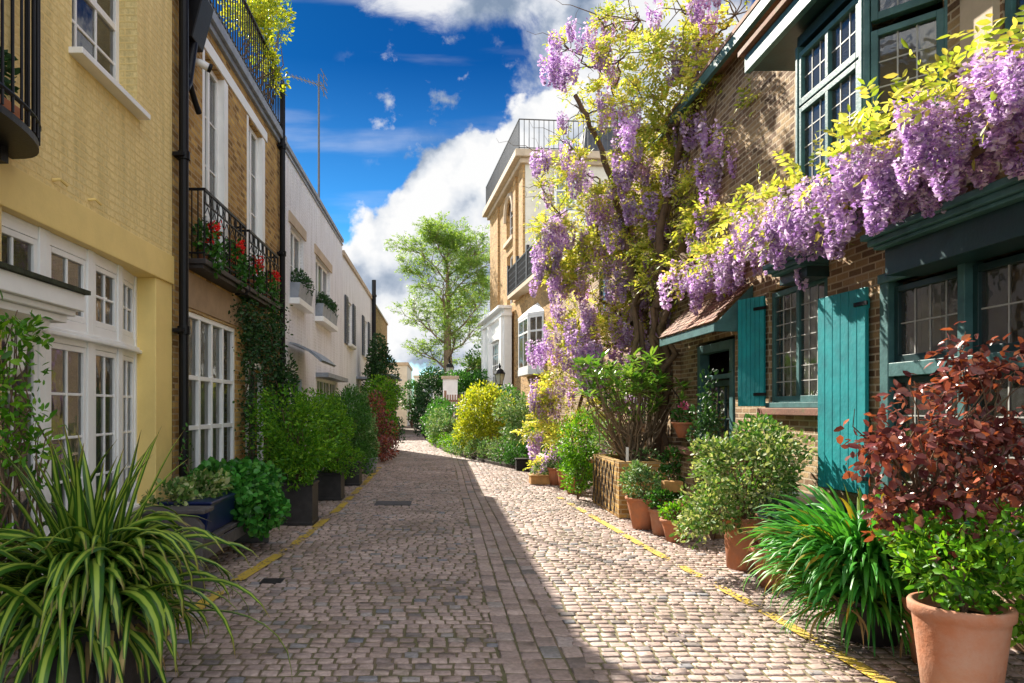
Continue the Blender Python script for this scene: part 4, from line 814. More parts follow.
shrub('small clipped standard tree at the far end of the lane', [(-2.3, 56, 2.6, 1.0, 1.0, 1.3), (-2.3, 56, 1.0, .4, .4, .6)], 2400, .17, 'L_mid', 39, name='standard_tree', cat='tree', base=(-2.3, 56, 0), trunk=.05)

# --- window boxes and balcony flowers
for i, (a, b, lab) in enumerate(((13.45, 14.8, 'zinc window box with clipped green plants under the first pale house window'), (16.15, 17.2, 'left half window box under the wide pale house window'), (17.28, 18.35, 'right half window box under the wide pale house window'))):
    t = thing('window_box', lab, 'window box', (XL+.06, (a+b)/2, 3.72), 'window boxes of the pale house'); m = MB(); m.prism([(XL-.02, a, 3.722), (XL+.16, a, 3.722), (XL+.20, a, 4.02), (XL-.02, a, 4.02)], (0, b-a, 0))
    m.build('trough', 'lead', t, bevel=.01); bush(t, [(XL+.1, a+(b-a)*(j+.5)/3, 4.12, .14, (b-a)/5, .2) for j in range(3)], 1100, .05, 'L_dark', 50+i, lump=.1)
for i, (yy, lab) in enumerate(((8.25, 'red geranium at the near end of the first iron balcony'), (9.25, 'red geranium with trailing leaves at the far end of the first iron balcony'), (10.2, 'red geranium at the near end of the second iron balcony'), (11.2, 'red and pink geranium at the far end of the second iron balcony'))):
    t = thing('geranium', lab, 'potted plant', (XL+.12, yy, 3.3), 'red geraniums on the iron balconies'); clay_pot(t, (XL+.11, yy, 3.3), .055, .075, .16, 'terracotta', .02)
    B = [(XL+.15, yy, 3.58, .12, .26, .22), (XL+.2, yy+.1, 3.35, .08, .2, .15)]; bush(t, B, 420, .055, 'L_mid', 60+i, wr=.8)
    c = np.array([[XL+.2+.06*math.cos(j*2), yy+.2*math.sin(j*3.1), 3.66+.09*math.cos(j*1.7)] for j in range(5)]); P = np.repeat(c, 22, 0)+rng.normal(size=(110, 3))*.028; D = nrm(rng.normal(size=(110, 3)))
    leaves('flowers', P, D, nrm(rng.normal(size=(110, 3))), .028, .026, 'F_red', t, 'petal')
shrub('golden leaved shrub overhanging the brick house roof terrace railing', [(-3.05, 11.2, 7.9, .4, .6, .45), (-3.0, 12.0, 8.4, .38, .5, .5), (-2.95, 11.6, 7.5, .25, .4, .3), (-2.9, 12.1, 7.3, .2, .25, .3)], 2400, .085, 'L_gold', 70, base=(-3.3, 11.6, 6.4), hollow=.8, gap=-.3)
shrub('feathery blue green shrub on the roof terrace behind the golden one', [(-3.0, 12.6, 8.9, .35, .4, .5), (-2.85, 12.5, 8.3, .2, .3, .3)], 600, .10, 'L_grey', 71, base=(-3.2, 12.5, 6.4), hollow=.9, wr=.2, gap=0)

# --- right side, near to far
t = thing('potted_plant', 'bright green leafy shrub in the largest pale terracotta pot, bottom right corner', 'potted plant', (2.76, 3.72, 0)); clay_pot(t, (2.76, 3.72, 0), .165, .225, .565, 'terracotta_pale', .055)
bush(t, [(2.85, 3.8, .74, .32, .32, .20), (3.1, 3.75, .62, .26, .3, .28), (2.75, 4.0, .85, .2, .2, .12), (3.15, 4.0, .85, .25, .3, .2)], 2600, .06, 'L_box', 80, wr=.42, gap=-.4, lump=.3); stems(t, (2.8, 3.75, .5), [(2.85, 3.8, .8), (3.1, 3.8, .8), (2.7, 4, .85)], .01)
x, y = 2.96, 4.84
t = thing('agapanthus', 'big clump of glossy green strap leaves on the right kerb', 'plant', (x, y, 0)); m = MB(); m.lathe((x, y, 0), pot_prof(.17, .22, .3), 24); m.build('pot', 'wood_dark', t, smooth=True)
r = np.random.default_rng(14); n = 1300; az = r.uniform(0, 6.283, n); el = r.uniform(.3, 1.42, n)
rr = .20*np.sqrt(r.random(n)); base = np.stack([x+rr*np.cos(az)*1.5, y+rr*np.sin(az)*1.5, .34+.26*r.random(n)], 1)
ribbons('foliage', base, az, el, r.uniform(.38, .68, n), r.uniform(.024, .042, n), 'L_agap', t, r.uniform(.9, 2.6, n), 9, 8, twist=.5)
n = 240; az = r.uniform(0, 6.283, n); rr = r.uniform(.08, .34, n); ribbons('lower_leaves', np.stack([x+rr*np.cos(az), y+rr*np.sin(az), r.uniform(.22, .42, n)], 1), az, r.uniform(-.3, .5, n), r.uniform(.3, .5, n), r.uniform(.015, .026, n), 'L_agap', t, r.uniform(1.2, 2.2, n), 7, 9)
n = 40; az = r.uniform(0, 6.283, n); ribbons('dead_leaves', np.tile([x, y, .3], (n, 1))+r.normal(size=(n, 3))*[.2, .2, .03], az, r.uniform(-.4, .3, n), r.uniform(.3, .5, n), r.uniform(.014, .022, n), 'L_dead', t, r.uniform(1.5, 2.5, n), 7, 72, twist=.8)
# red leaved tree
t = thing('red_leaved_tree', 'copper red smoke tree in a dark pot before the right hand leaded window', 'tree', (3.12, 4.35, 0)); m = MB(); m.lathe((3.12, 4.35, 0), pot_prof(.16, .22, .42), 24); m.build('pot', 'terracotta', t, smooth=True)
rd = random.Random(5); m = MB(); tips = []; RB = [(3.02, 4.25, 1.42, .42, .36, .38), (3.28, 4.3, 1.66, .26, .3, .26), (2.68, 4.25, 1.38, .26, .3, .28), (3.42, 4.2, 1.45, .38, .35, .35), (2.95, 4.15, 1.02, .32, .3, .22), (2.68, 4.2, .98, .16, .2, .2), (3.16, 4.3, 1.92, .09, .12, .2), (3.5, 4.35, 1.15, .35, .3, .25), (3.42, 4.3, 1.78, .28, .25, .26), (2.98, 4.0, .80, .16, .16, .14)]
for k in range(4):
    p = Vector((3.12+.03*k, 4.35, .38)); q = Vector((3.05+.12*(k-1.5), 4.33+rd.uniform(-.1, .1), 1.0)); m.tube(wig(p, q, 5, .04, 0, rd), [.022, .02, .018, .016, .014, .013], 6, False)
    for b in RB[k*2:k*2+2]+RB[:2]:
        for _ in range(3):
            e = Vector((b[0]+rd.uniform(-.8, .8)*b[3], b[1]+rd.uniform(-.8, .8)*b[4], b[2]+rd.uniform(-.6, .9)*b[5])); m.tube(wig(q, e, 6, .06, 0, rd), [.010, .009, .008, .006, .005, .004, .002], 5, False)
m.build('branches', 'bark', t, smooth=True)
bush(t, RB, 2300, .068, 'L_red', 85, wr=.62, hollow=.9, gap=-.15, jit=1.0, droop=.8, lump=.35)
# teal tub
t = thing('tub', 'teal green painted square tub against the wall below the shuttered window', 'tub', (3.45, 6.9, 0)); m = MB(); m.prism([(3.25, 6.3, 0), (3.7, 6.3, 0), (3.72, 6.3, .68), (3.22, 6.3, .68)], (0, 1.0, 0)); m.box((3.19, 6.27, .681), (3.74, 7.33, .73)); m.build('body', 'green', t, bevel=.012); 
shrub('camellia-like shrub beside the big cream-edged bush under the window', [(3.35, 7.3, 1.2, .3, .35, .3), (3.4, 7.4, .85, .25, .3, .35)], 1500, .06, 'L_mid', 86, base=(3.4, 7.4, 0), gap=-.2)
# cream edged shrub in tall pot, dark red plant in its neighbour
t = thing('potted_plant', 'wide cream-edged green shrub in a tall terracotta pot', 'potted plant', (3.06, 7.0, 0)); clay_pot(t, (3.06, 7.0, 0), .19, .225, .52, 'terracotta', .05)
VB = [(3.0, 7.0, .98, .52, .5, .34), (2.72, 6.9, .62, .36, .4, .28), (3.2, 7.0, 1.22, .28, .35, .24), (2.85, 7.1, 1.15, .3, .35, .18), (2.5, 6.9, .42, .2, .25, .18), (3.25, 6.8, .95, .25, .3, .3)]
bush(t, VB, 5600, .055, 'L_var', 87, wr=.5, gap=-.25, lump=.5, hollow=.7); stems(t, (3.06, 7.0, .45), [(b[0]+random.uniform(-.2, .2), b[1]+random.uniform(-.2, .2), b[2]) for b in VB for _ in range(3)], .012)
t = thing('potted_plant', 'dark leaved seedling in a wide terracotta pot tucked under the cream-edged shrub', 'potted plant', (2.98, 6.25, 0)); clay_pot(t, (2.98, 6.25, 0), .125, .20, .36, 'terracotta', .045); bush(t, [(2.98, 6.25, .40, .16, .16, .07)], 260, .06, 'L_red', 88)
# the three small pots
potted('medium terracotta pot with variegated herb, left of three by the brick planter', 9.3, 2.70, .15, .235, .42, [(0, 0, .16, .26, .26, .2), (-.1, 0, .32, .18, .2, .15)], 1100, .055, 'L_grey', 'terracotta pots by the brick planter', seed=90)
potted('small terracotta pot with low herbs, middle of three by the brick planter', 8.85, 2.80, .12, .165, .33, [(0, 0, .10, .18, .18, .14)], 500, .05, 'L_mid', 'terracotta pots by the brick planter', 'terracotta_pale', seed=91)
potted('squat round terracotta bowl with violas, right of three by the brick planter', 8.4, 2.82, .11, .175, .27, [(0, 0, .08, .2, .2, .12), (.1, 0, .15, .12, .12, .08)], 560, .045, 'L_box', 'terracotta pots by the brick planter', seed=92, flower=('F_pink', 25))
t = thing('bird_box', 'small pale orange wooden box on a short post behind the terracotta pots', 'box', (3.0, 9.0, 0)); m = MB(); m.box((2.86, 8.95, .52), (3.10, 9.1, .66)); m.build('box', 'wood', t, bevel=.008); m = MB(); m.box((2.96, 9.0, 0), (3.0, 9.04, .52)); m.build('post', 'bark', t)
potted('terracotta pot with leafy green plant by the porch wall', 9.6, 3.15, .14, .2, .38, [(0, 0, .2, .22, .22, .25), (0, 0, .5, .15, .15, .2)], 900, .055, 'L_mid', seed=93)
# porch low wall
t = thing('garden_wall', 'low brick wall with reddish coping in front of the porch', 'wall', (3.45, 9.2, 0)); m = MB(); m.box((3.3, 8.55, 0), (3.72, 9.0, .98)); m.box((3.3, 9.001, 0), (3.45, 10.1, .98)); m.build('wall', 'stock_dark', t); m = MB(); m.box((3.24, 8.5, .981), (3.76, 9.05, 1.05)); m.box((3.24, 9.051, .981), (3.5, 10.15, 1.05)); m.build('coping', 'tiles', t, bevel=.01)
shrub('climbing rose with small dark leaves scrambling over the porch wall', [(3.35, 8.7, 1.35, .3, .3, .4), (3.45, 8.8, 1.8, .18, .25, .3), (3.2, 8.5, 1.05, .25, .25, .25)], 1300, .06, 'L_dark', 94, base=(3.3, 8.5, 0), hollow=.8, gap=-.1)
# brick planter
t = thing('brick_planter', 'square raised planter of yellow stock bricks holding the rhododendron', 'planter', (2.95, 10.9, 0)); m = MB(); x0, x1, y0, y1, h = 2.58, 3.3, 10.15, 11.9, .82
for a, b in (((x0, y0, 0), (x1, y0+.11, h)), ((x0, y1-.11, 0), (x1, y1, h)), ((x0, y0+.111, 0), (x0+.11, y1-.111, h)), ((x1-.11, y0+.111, 0), (x1, y1-.111, h))): m.box(a, b)
m.build('brickwork', 'stock', t, bevel=.004); m = MB(); m.box((x0+.1, y0+.1, .6), (x1-.1, y1-.1, .75)); m.build('soil', 'soil', t)
m = MB()
for k in range(7): m.tube([(x0-.02, y0+.15+k*.22, .05), (x0-.02, y0+.42+k*.2, .78)], .009, 4)
for k in range(6): m.tube([(x0-.03, y1-.1-k*.25, .05), (x0-.03, y1-.5-k*.22, .78)], .009, 4)
m.build('trellis', 'wood_dark', t)
t = thing('plant_label', 'white plant tag stuck in the brick planter', 'plant tag', (2.75, 10.35, .75)); m = MB(); m.box((2.735, 10.35, .7), (2.775, 10.354, 1.02)); m.build('tag', 'white', t)
# rhododendron: rosettes
t = thing('rhododendron', 'large rhododendron with long pale green leaves rising from the brick planter', 'shrub', (3.0, 10.9, .75)); rd = random.Random(9); r = np.random.default_rng(19); m = MB(); Pp = []; Dd = []; Nn = []
for k in range(95):
    c = Vector((2.98+rd.gauss(0, .42), 10.8+rd.uniform(-.5, .5), 1.95+rd.gauss(0, .3))); c.z = min(c.z, 2.5-.25*abs(c.x-2.98)); c.x = max(2.2, min(3.7, c.x))
    m.tube(wig((3.0+rd.uniform(-.12, .12), 10.9+rd.uniform(-.2, .2), .72), c, 7, .05, .05, rd), [.022, .019, .016, .013, .011, .009, .007, .005], 5, False)
    u = rd.uniform(0, 6)
    for j in range(11): a = u+j*2.4; e = rd.uniform(-.35, .9); d = (math.cos(a)*math.cos(e), math.sin(a)*math.cos(e), math.sin(e)); Pp.append(tuple(c)); Dd.append(d); Nn.append((-d[0]*.4, -d[1]*.4, 1))
m.build('branches', 'bark_pale', t, smooth=True); k = len(Pp); leaves('foliage', np.array(Pp), np.array(Dd), np.array(Nn), r.uniform(.13, .23, k), r.uniform(.045, .065, k), 'L_rhodo', t, 'long')
shrub('golden spiraea filling the brick planter below the rhododendron', [(2.75, 11.3, 1.15, .3, .45, .3), (3.1, 10.5, .9, .25, .2, .12)], 1000, .05, 'L_grey', 95, base=(2.9, 11.2, .75))
t = thing('hanging_pot', 'terracotta half pot with pink flower hanging on the drainpipe by the porch', 'hanging pot', (3.5, 10.1, 1.3)); clay_pot(t, (3.42, 9.9, 1.18), .07, .14, .22, 'terracotta', .03)
bush(t, [(3.42, 9.9, 1.5, .14, .14, .12)], 160, .06, 'L_mid', 96); bush(t, [(3.42, 9.85, 1.62, .05, .05, .05)], 40, .03, 'F_pink', 97, 'flowers', .9, 'petal'); m = MB(); m.tube([(3.42, 10.04, 1.38), (3.5, 10.3, 1.75), (3.6, 10.9, 1.9), (3.7, 11.65, 1.95)], .008, 4); m.build('hook', 'black', t)
# box bush and little pots
shrub('rounded bright green box bush in front of the wisteria', [(2.42, 12.3, .95, .40, .42, .42), (2.4, 12.1, .5, .36, .36, .32), (2.6, 12.4, 1.2, .25, .3, .22)], 4800, .05, 'L_box', 98, base=(2.4, 12.3, 0), gap=-.45, lump=.4)
for i, (px, Y, rr, h, lf, lab) in enumerate(((556, 14.6, .17, .36, 'L_grey', 'first small terracotta pot from the far end of the kerb row'), (566, 13.8, .17, .38, 'L_mid', 'second small terracotta pot from the far end of the kerb row, green topped'), (574, 13.1, .17, .36, 'L_box', 'third small terracotta pot from the row, next to the box bush'))):
    potted(lab, Y, (px-VX)/F*Y, rr*.72, rr, h, [(0, 0, .08, .2, .22, .16)], 420, .05, lf, 'row of small kerb pots', seed=100+i)
t = thing('wooden_trough', 'low wooden box of grey leaved alpines at the kerb', 'planter', (2.1, 14.9, 0)); x, y = 2.16, 14.8; m = MB(); m.box((x-.28, y-.2, 0), (x+.25, y+.2, .17)); m.box((x-.3, y-.22, .17), (x+.27, y+.22, .2)); m.build('box', 'wood', t, bevel=.008); bush(t, [(x, y, .3, .28, .25, .14)], 800, .045, 'L_grey', 104)
t = thing('cube_pot', 'small black square pot at the edge of the lane', 'pot', (2.1, 17.9, 0)); m = MB(); m.box((1.92, 17.8, .01), (2.22, 18.1, .27)); m.box((1.9, 17.78, .27), (2.24, 18.12, .31)); m.build('body', 'black', t, bevel=.01); m = MB(); m.box((1.95, 17.83, .3), (2.19, 18.07, .312)); m.build('soil', 'soil', t)
t = thing('garden_wall', 'low pale brick bed wall at the foot of the wisteria', 'wall', (2.8, 16.6, 0)); m = MB(); m.box((2.35, 15.9, 0), (3.9, 16.1, .42)); m.box((2.35, 16.101, 0), (2.5, 18.5, .42)); m.build('brickwork', 'stock', t); m = MB(); m.box((2.32, 15.87, .421), (3.92, 16.13, .46)); m.box((2.32, 16.131, .421), (2.53, 18.52, .46)); m.build('coping', 'sand', t)
shrub('clipped low dome beside the pale bed wall', [(2.0, 18.9, .32, .4, .4, .32)], 1300, .05, 'L_mid', 105)
# garden bed shrubs
shrub('grey green shrub with silvery leaves under the white oriel', [(2.35, 20.3, .95, .6, .9, .75), (2.1, 20.5, 1.5, .5, .7, .5), (2.7, 19.6, .8, .5, .6, .6)], 5200, .085, 'L_grey', 106, gap=-.3)
shrub('deep green bush between the grey shrub and the wisteria', [(2.85, 18.6, .7, .5, .6, .6)], 2000, .07, 'L_mid', 107)
shrub('large golden yellow bush bulging over the lane edge', [(1.35, 23.5, 1.35, .85, 1.1, .95), (1.5, 24, 2.0, .7, .9, .5), (1.0, 23, .8, .7, .8, .65), (1.9, 24, 1.6, .6, .8, .7)], 8500, .10, 'L_gold', 108, gap=-.5)
shrub('darker foliage mass behind the golden bush', [(2.3, 26, 1.6, .9, 1.2, 1.1)], 2600, .11, 'L_mid', 109)
shrub('pale green perennials along the inner bend of the lane', [(.35, 27.5, .6, .55, 1.2, .55), (.0, 30, .8, .6, 1.5, .7), (.8, 25.5, .5, .5, 1.0, .4)], 4200, .10, 'L_grey', 110)
shrub('fresh green bush at the tightest point of the bend', [(-.2, 33, 1.1, .7, 1.5, 1.0), (.3, 31, 1.0, .6, 1.2, .8)], 3400, .12, 'L_mid', 111)
for i_, (lf, lab, pts_) in enumerate((('L_mid', 'low green edging plants between the bed wall and the grey green shrub', [(2.75, 17.0), (2.5, 17.9), (2.15, 18.6), (1.9, 19.5)]), ('L_grey', 'low pale edging plants in front of the golden bush', [(1.6, 20.4), (1.3, 21.3), (1.0, 22.2), (.65, 23.4), (1.9, 21.2)]), ('L_box', 'low bright edging plants curving round towards the inner bend', [(.5, 24.6), (.3, 26), (.05, 27.6), (-.15, 29.3), (.9, 24.5), (-.35, 31.2)]))):
    shrub(lab, [(a_+.12, b_, .25, .42, .62, .34) for a_, b_ in pts_], 900*len(pts_), .07, lf, 120+i_, name='edging_plants', cat='plants', gap=-.45, lump=.4)
t = thing('fence', 'reddish trellis fence behind the inner bend shrubs', 'fence', (1.2, 33, 0)); m = MB()
for k in range(22): m.box((.3+k*.12, 34.2, .1), (.3+k*.12+.07, 34.24, 2.25))
m.build('boards', 'fence', t); m = MB(); m.box((.2, 34.24, .5), (3.0, 34.3, .6)); m.box((.2, 34.24, 1.9), (3.0, 34.3, 2.0)); m.box((.15, 34.1, 0), (.27, 34.35, 2.45)); m.build('fence_frame', 'fence', t)
t = thing('gate_pier', 'white rendered gate pier at the end of the trellis fence', 'pier', (.35, 36, 0)); m = MB(); m.box((.1, 36, 0), (.85, 36.7, 3.1)); m.build('shaft', 'white', t); m = MB(); m.box((.02, 35.92, 3.1), (.93, 36.78, 3.25)); m.build('cap', 'sand', t)
shrub('dark green clipped hedge mass rising left of the gate pier', [(-.55, 39, 2.2, .9, 1.4, 1.5), (-.4, 39, 3.2, .8, 1.2, .6), (-.9, 40, 1.2, .7, 1.2, 1.2)], 5000, .15, 'L_dark', 112, name='hedge', cat='hedge')
shrub('loose green hedge top spreading above the trellis fence', [(.8, 38.5, 3.1, 1.1, 1.2, .55), (2.0, 38.5, 3.0, 1.0, 1.2, .6), (1.6, 38, 2.3, 1.2, 1.0, .6)], 5000, .15, 'L_mid', 113, name='hedge', cat='hedge')
shrub('wispy green tree beside the portico behind the hedge', [(2.5, 46, 4.2, 1.0, 1.2, 1.5), (2.2, 46, 2.6, 1.2, 1.2, 1.5)], 2600, .2, 'L_mid', 114, name='small_tree', cat='tree', hollow=.8, gap=-.2)
def lamp(label, x, y, z, s):
    t = thing('street_lamp', label, 'lamp', (x, y, 0), 'glazed lanterns on posts'); m = MB(); m.tube([(x, y, 0), (x, y, .6), (x, y, .62), (x, y, z-.02)], [.07, .06, .035, .03], 10); m.build('post', 'black', t)
    m = MB(); m.lathe((x, y, z), [(.09*s, 0), (.17*s, .36*s)], 4); m.build('lantern', 'bulb', t); m = MB(); m.lathe((x, y, z), [(.2*s, .361*s), (.12*s, .5*s), (.03*s, .56*s), (.05*s, .62*s), (.005, .75*s)], 8); m.lathe((x, y, z), [(.11*s, -.05*s), (.11*s, -.001)], 6)
    for k in range(4): a = k*math.pi/2; m.tube([(x+.095*s*math.cos(a), y+.095*s*math.sin(a), z), (x+.176*s*math.cos(a), y+.176*s*math.sin(a), z+.36*s)], .012*s, 4)
    m.build('lantern_cap', 'black', t)
lamp('black lantern post rising between the golden bush and the portico', 2.35, 28.0, 2.55, 1.15); lamp('pale lantern in front of the large tree trunk', .55, 44, 3.6, 1.5)

# --- big tree at the end of the lane
t = thing('tree', 'large spring green feathery tree standing at the end of the lane', 'tree', (.45, 46, 0)); rd = random.Random(21); m = MB(); m.tube([(.45, 46, 0), (.5, 46, 3), (.42, 46, 6), (.45, 46.1, 9), (.4, 46, 11.5)], [.42, .33, .26, .16, .06], 12); m.build('trunk', 'bark_pale', t, smooth=True)
m = MB(); spr = []
def limb(p, d, L, r, lev):
    pts = [p]; dd = d.copy(); n = 6
    for i in range(n): dd = (dd+Vector((rd.gauss(0, .13), rd.gauss(0, .13), rd.gauss(.03 if lev < 2 else -.01, .08)))).normalized(); pts.append(pts[-1]+dd*L/n)
    m.tube(pts, [r*(1-.75*i/n) for i in range(n+1)], 6 if lev < 2 else 4, False)
    if lev >= 2: spr.extend((pts[i], dd) for i in range(2, n+1))
    if lev < 3:
        for i in range(2, n+1):
            for _ in range(2 if lev else 2):
                if rd.random() < (.72 if lev == 0 else .46): nd = (dd+Vector((rd.gauss(0, .75), rd.gauss(0, .75), rd.gauss(.05, .3)))).normalized(); limb(pts[i], nd, L*rd.uniform(.38, .55), r*.42, lev+1)
for k in range(17):
    z = 3.4+8.2*(k/16)**.9; a = k*2.399+rd.uniform(-.3, .3); f = math.sin(math.pi*min(1, (z-2.2)/10.5))**.7; up = .45+.5*(z-3)/9
    limb(Vector((.45, 46, z)), Vector((math.cos(a), math.sin(a), up)).normalized(), 1.1+1.9*f, .10*(1-.5*(z-3)/9), 0)
limb(Vector((.4, 46, 11)), Vector((0, 0, 1)), 1.6, .05, 0)
m.build('limbs', 'bark_pale', t, smooth=True)
r = np.random.default_rng(31); B = np.array([tuple(s[0]) for s in spr]); BD = np.array([tuple(s[1]) for s in spr]); keep = r.random(len(B)) < .30; B = B[keep]; BD = BD[keep]; k = 11
P = np.repeat(B, k, 0); D0 = nrm(np.repeat(BD, k, 0)*[1, 1, .35]+np.repeat(r.normal(size=B.shape)*.3, k, 0)); tt = r.random(len(P)); P = P+D0*(tt*.55)[:, None]+r.normal(size=P.shape)*.03; D = nrm(D0+r.normal(size=P.shape)*[.55, .55, .3])
print('tree leaves', len(P)); leaves('foliage', P, D, nrm(np.array([0, 0, 1])+r.normal(size=P.shape)*.5), r.uniform(.10, .2, len(P)), r.uniform(.035, .065, len(P)), 'L_tree', t, 'long')

# ------------------------------------------------------------------ wisteria
wt = thing('wisteria', 'huge old wisteria with purple racemes and yellow green leaves over the right hand houses', 'climber', (3.5, 11.3, .6))
rd = random.Random(33); r = np.random.default_rng(77); nodes_ = []      # (x, y, z, radius, leafiness, flowers)
def nd(px, py, Y, rad, leaf, fl): p = at(px, py, Y); nodes_.append((p[0], p[1], p[2], rad*1.22/F*Y, leaf, fl))
for a in [(690, 15, 10, 40, .8, .2), (735, 15, 9.5, 30, .5, .3), (655, 55, 10.5, 30, .6, .3), (690, 60, 10.2, 32, .8, .3), (655, 95, 11, 34, .9, .5), (700, 100, 10.2, 34, 1, .5), (738, 128, 9.2, 24, 1, .4), (612, 112, 12, 24, .5, .5), (640, 130, 11.5, 28, .8, .6), (600, 70, 12, 22, .15, .1), (570, 50, 12, 26, .05, 1.0), (600, 20, 11.5, 26, .1, .8), (640, 20, 11, 25, .3, .2), (575, 150, 13, 20, .4, .5), (548, 160, 13.5, 18, .1, .8),
          (600, 185, 13.5, 30, .6, .7), (645, 168, 12.2, 34, .9, .6), (690, 165, 11, 28, .7, .7), (560, 215, 14, 18, .2, .6), (625, 225, 13, 34, 1, .7), (665, 222, 11.8, 34, 1, .7), (700, 200, 10.5, 24, .7, .5), (590, 255, 14, 30, .8, .7), (635, 268, 13, 34, .9, .9), (675, 262, 11.6, 30, .8, .9), (560, 285, 14.5, 24, .4, .9), (600, 300, 14, 34, .5, 1.1), (645, 305, 12.8, 30, .8, .8), (575, 330, 14.5, 28, .3, 1.2), (612, 345, 13.8, 34, .5, 1.1), (650, 345, 12.8, 22, .3, .8), (565, 370, 14.8, 26, .5, 1.1), (595, 385, 14.2, 26, .2, 1.2), (625, 380, 13.4, 20, .2, .7), (552, 400, 15, 16, .9, .3), (546, 432, 15, 18, 1.1, .1), (568, 440, 14.8, 14, .8, .1), (585, 425, 14, 14, .6, .3), (550, 462, 15.2, 12, .2, 1.3), (567, 470, 15, 10, .1, 1.2), (610, 430, 13, 14, .4, .2), (700, 245, 10.6, 30, .8, .9), (722, 222, 9.8, 24, .9, .7)]: nd(*a)
for a in [(560, 250, 14, 24, .4, .9), (600, 222, 13.5, 28, .8, .7), (665, 130, 11, 28, .9, .4), (720, 70, 9.8, 22, .5, .3), (620, 60, 11.6, 24, .4, .4), (650, 200, 12.2, 26, .9, .6), (570, 260, 14.2, 22, .7, .6), (630, 320, 13.4, 26, .4, 1.2), (590, 350, 14.2, 24, .3, 1.3), (545, 385, 15, 16, .3, 1.0), (680, 290, 11.5, 24, .6, .9), (540, 185, 13.8, 12, .1, .8), (580, 110, 12.5, 18, .2, .4), (700, 50, 10, 22, .8, .2), (735, 170, 9.4, 16, .6, .4), (755, 110, 8.8, 14, .7, .2)]: nd(*a)
garl = [(690, 262, 9.6, 26, .6, 1.2), (718, 262, 8.9, 24, .3, 1.5), (742, 245, 8.2, 26, .7, 1.6), (768, 228, 7.5, 28, 1.0, 1.5), (792, 222, 6.9, 30, .7, 2), (815, 205, 6.4, 32, .6, 2.6), (840, 195, 5.9, 34, .7, 2.8), (868, 180, 5.5, 36, .9, 2.8), (893, 160, 5.15, 36, .8, 2.8), (918, 150, 4.85, 36, .4, 3), (942, 135, 4.6, 38, .4, 3), (968, 118, 4.4, 40, .4, 3), (995, 105, 4.15, 42, .6, 3), (1022, 90, 3.95, 42, .9, 3), (1050, 80, 3.75, 42, .8, 3)]
for a in garl: nd(*a)
W_ = np.array(nodes_)
# trunks
root = Vector((3.5, 11.3, .7)); m = MB(); crown = [Vector((3.45, 11.25, 3.2)), Vector((3.2, 11.6, 3.0)), Vector((3.6, 10.9, 3.3))]
for k in range(7):
    a = root+Vector((.09*math.cos(k), .12*math.sin(k*1.7), -.05)); e = crown[k % 3]+Vector((rd.uniform(-.1, .1), rd.uniform(-.1, .1), rd.uniform(0, .5))); pts = wig(a, e, 10, .035, 0, rd); m.tube(pts, [.07-.003*i for i in range(11)], 8, False)
m.build('trunk', 'bark', wt, smooth=True)
m = MB()
for b in ((3.3, 15.2, .05), (3.0, 15.0, .05)): m.tube(wig(b, (b[0]-.1, 14.5, 2.6), 9, .04, 0, rd), [.055-.003*i for i in range(10)], 8, False)
m.build('trunk', 'bark', wt, smooth=True)
# branches: join every clump to the nearest one already reached
done = [(c, .075) for c in crown]; todo = sorted([Vector(w[:3]) for w in W_], key=lambda v: (v-crown[0]).length); limbs = MB(); twigs = MB(); skel = []
for v in todo:
    q, qr = min(done, key=lambda d: (d[0]-v).length); rr_ = max(.014, qr*.80); pts = wig(q, v, 8, .055, .02, rd); limbs.tube(pts, [qr*.85+(rr_-qr*.85)*i/8 for i in range(9)], 7, False); done.append((v, rr_)); skel += pts
    done += [(pts[4], rr_)]
for k in range(9): a, b = crown[k % 3]+Vector((0, 0, .3)), Vector(W_[rd.choice([17, 20, 23, 27, 24])][:3]); limbs.tube(wig(a, b, 10, .05, .03, rd), [.04-.003*i for i in range(11)], 6, False)
for pth in ([crown[2], at(700, 185, 10.2), at(722, 95, 9.6), at(752, 22, 9.0), at(772, -25, 8.7)], [crown[0], at(668, 200, 11.2), at(690, 110, 10.4), at(700, 40, 10), at(690, -20, 10)], [crown[1], at(625, 225, 12.6), at(602, 150, 12.4), at(575, 95, 12.2)], [crown[2], at(735, 262, 8.9), at(790, 240, 7.1), at(860, 205, 5.6), at(940, 165, 4.6), at(1040, 125, 3.8)]):
    for a, b, r_ in zip(pth, pth[1:], (.075, .06, .045, .035, .03)): limbs.tube(wig(a, b, 7, .03, 0, rd), [r_*(1-.02*i) for i in range(8)], 8, False)
limbs.build('limbs', 'bark', wt, smooth=True)
for w in W_:
    for _ in range(5 if w[1] > 7 else 2):
        dv = Vector([rd.gauss(0, 1) for _ in range(3)]).normalized()*w[3]*1.25; twigs.tube(wig(w[:3], Vector(w[:3])+dv, 5, .09, 0, rd), [.010, .008, .007, .005, .004, .002], 4, False)
for k in range(34):   # thin bare shoots reaching out into the sky
    c = W_[rd.choice([0, 1, 2, 7, 9, 10, 11, 12, 13, 14, 18])]; a = Vector(c[:3]); b = a+Vector((rd.uniform(-1.0, .3), rd.uniform(-.5, .5), rd.uniform(-.1, .9))); twigs.tube(wig(a, b, 7, .08, 0, rd), [.011, .01, .008, .007, .005, .004, .003, .002], 4, False)
twigs.build('twigs', 'bark', wt)
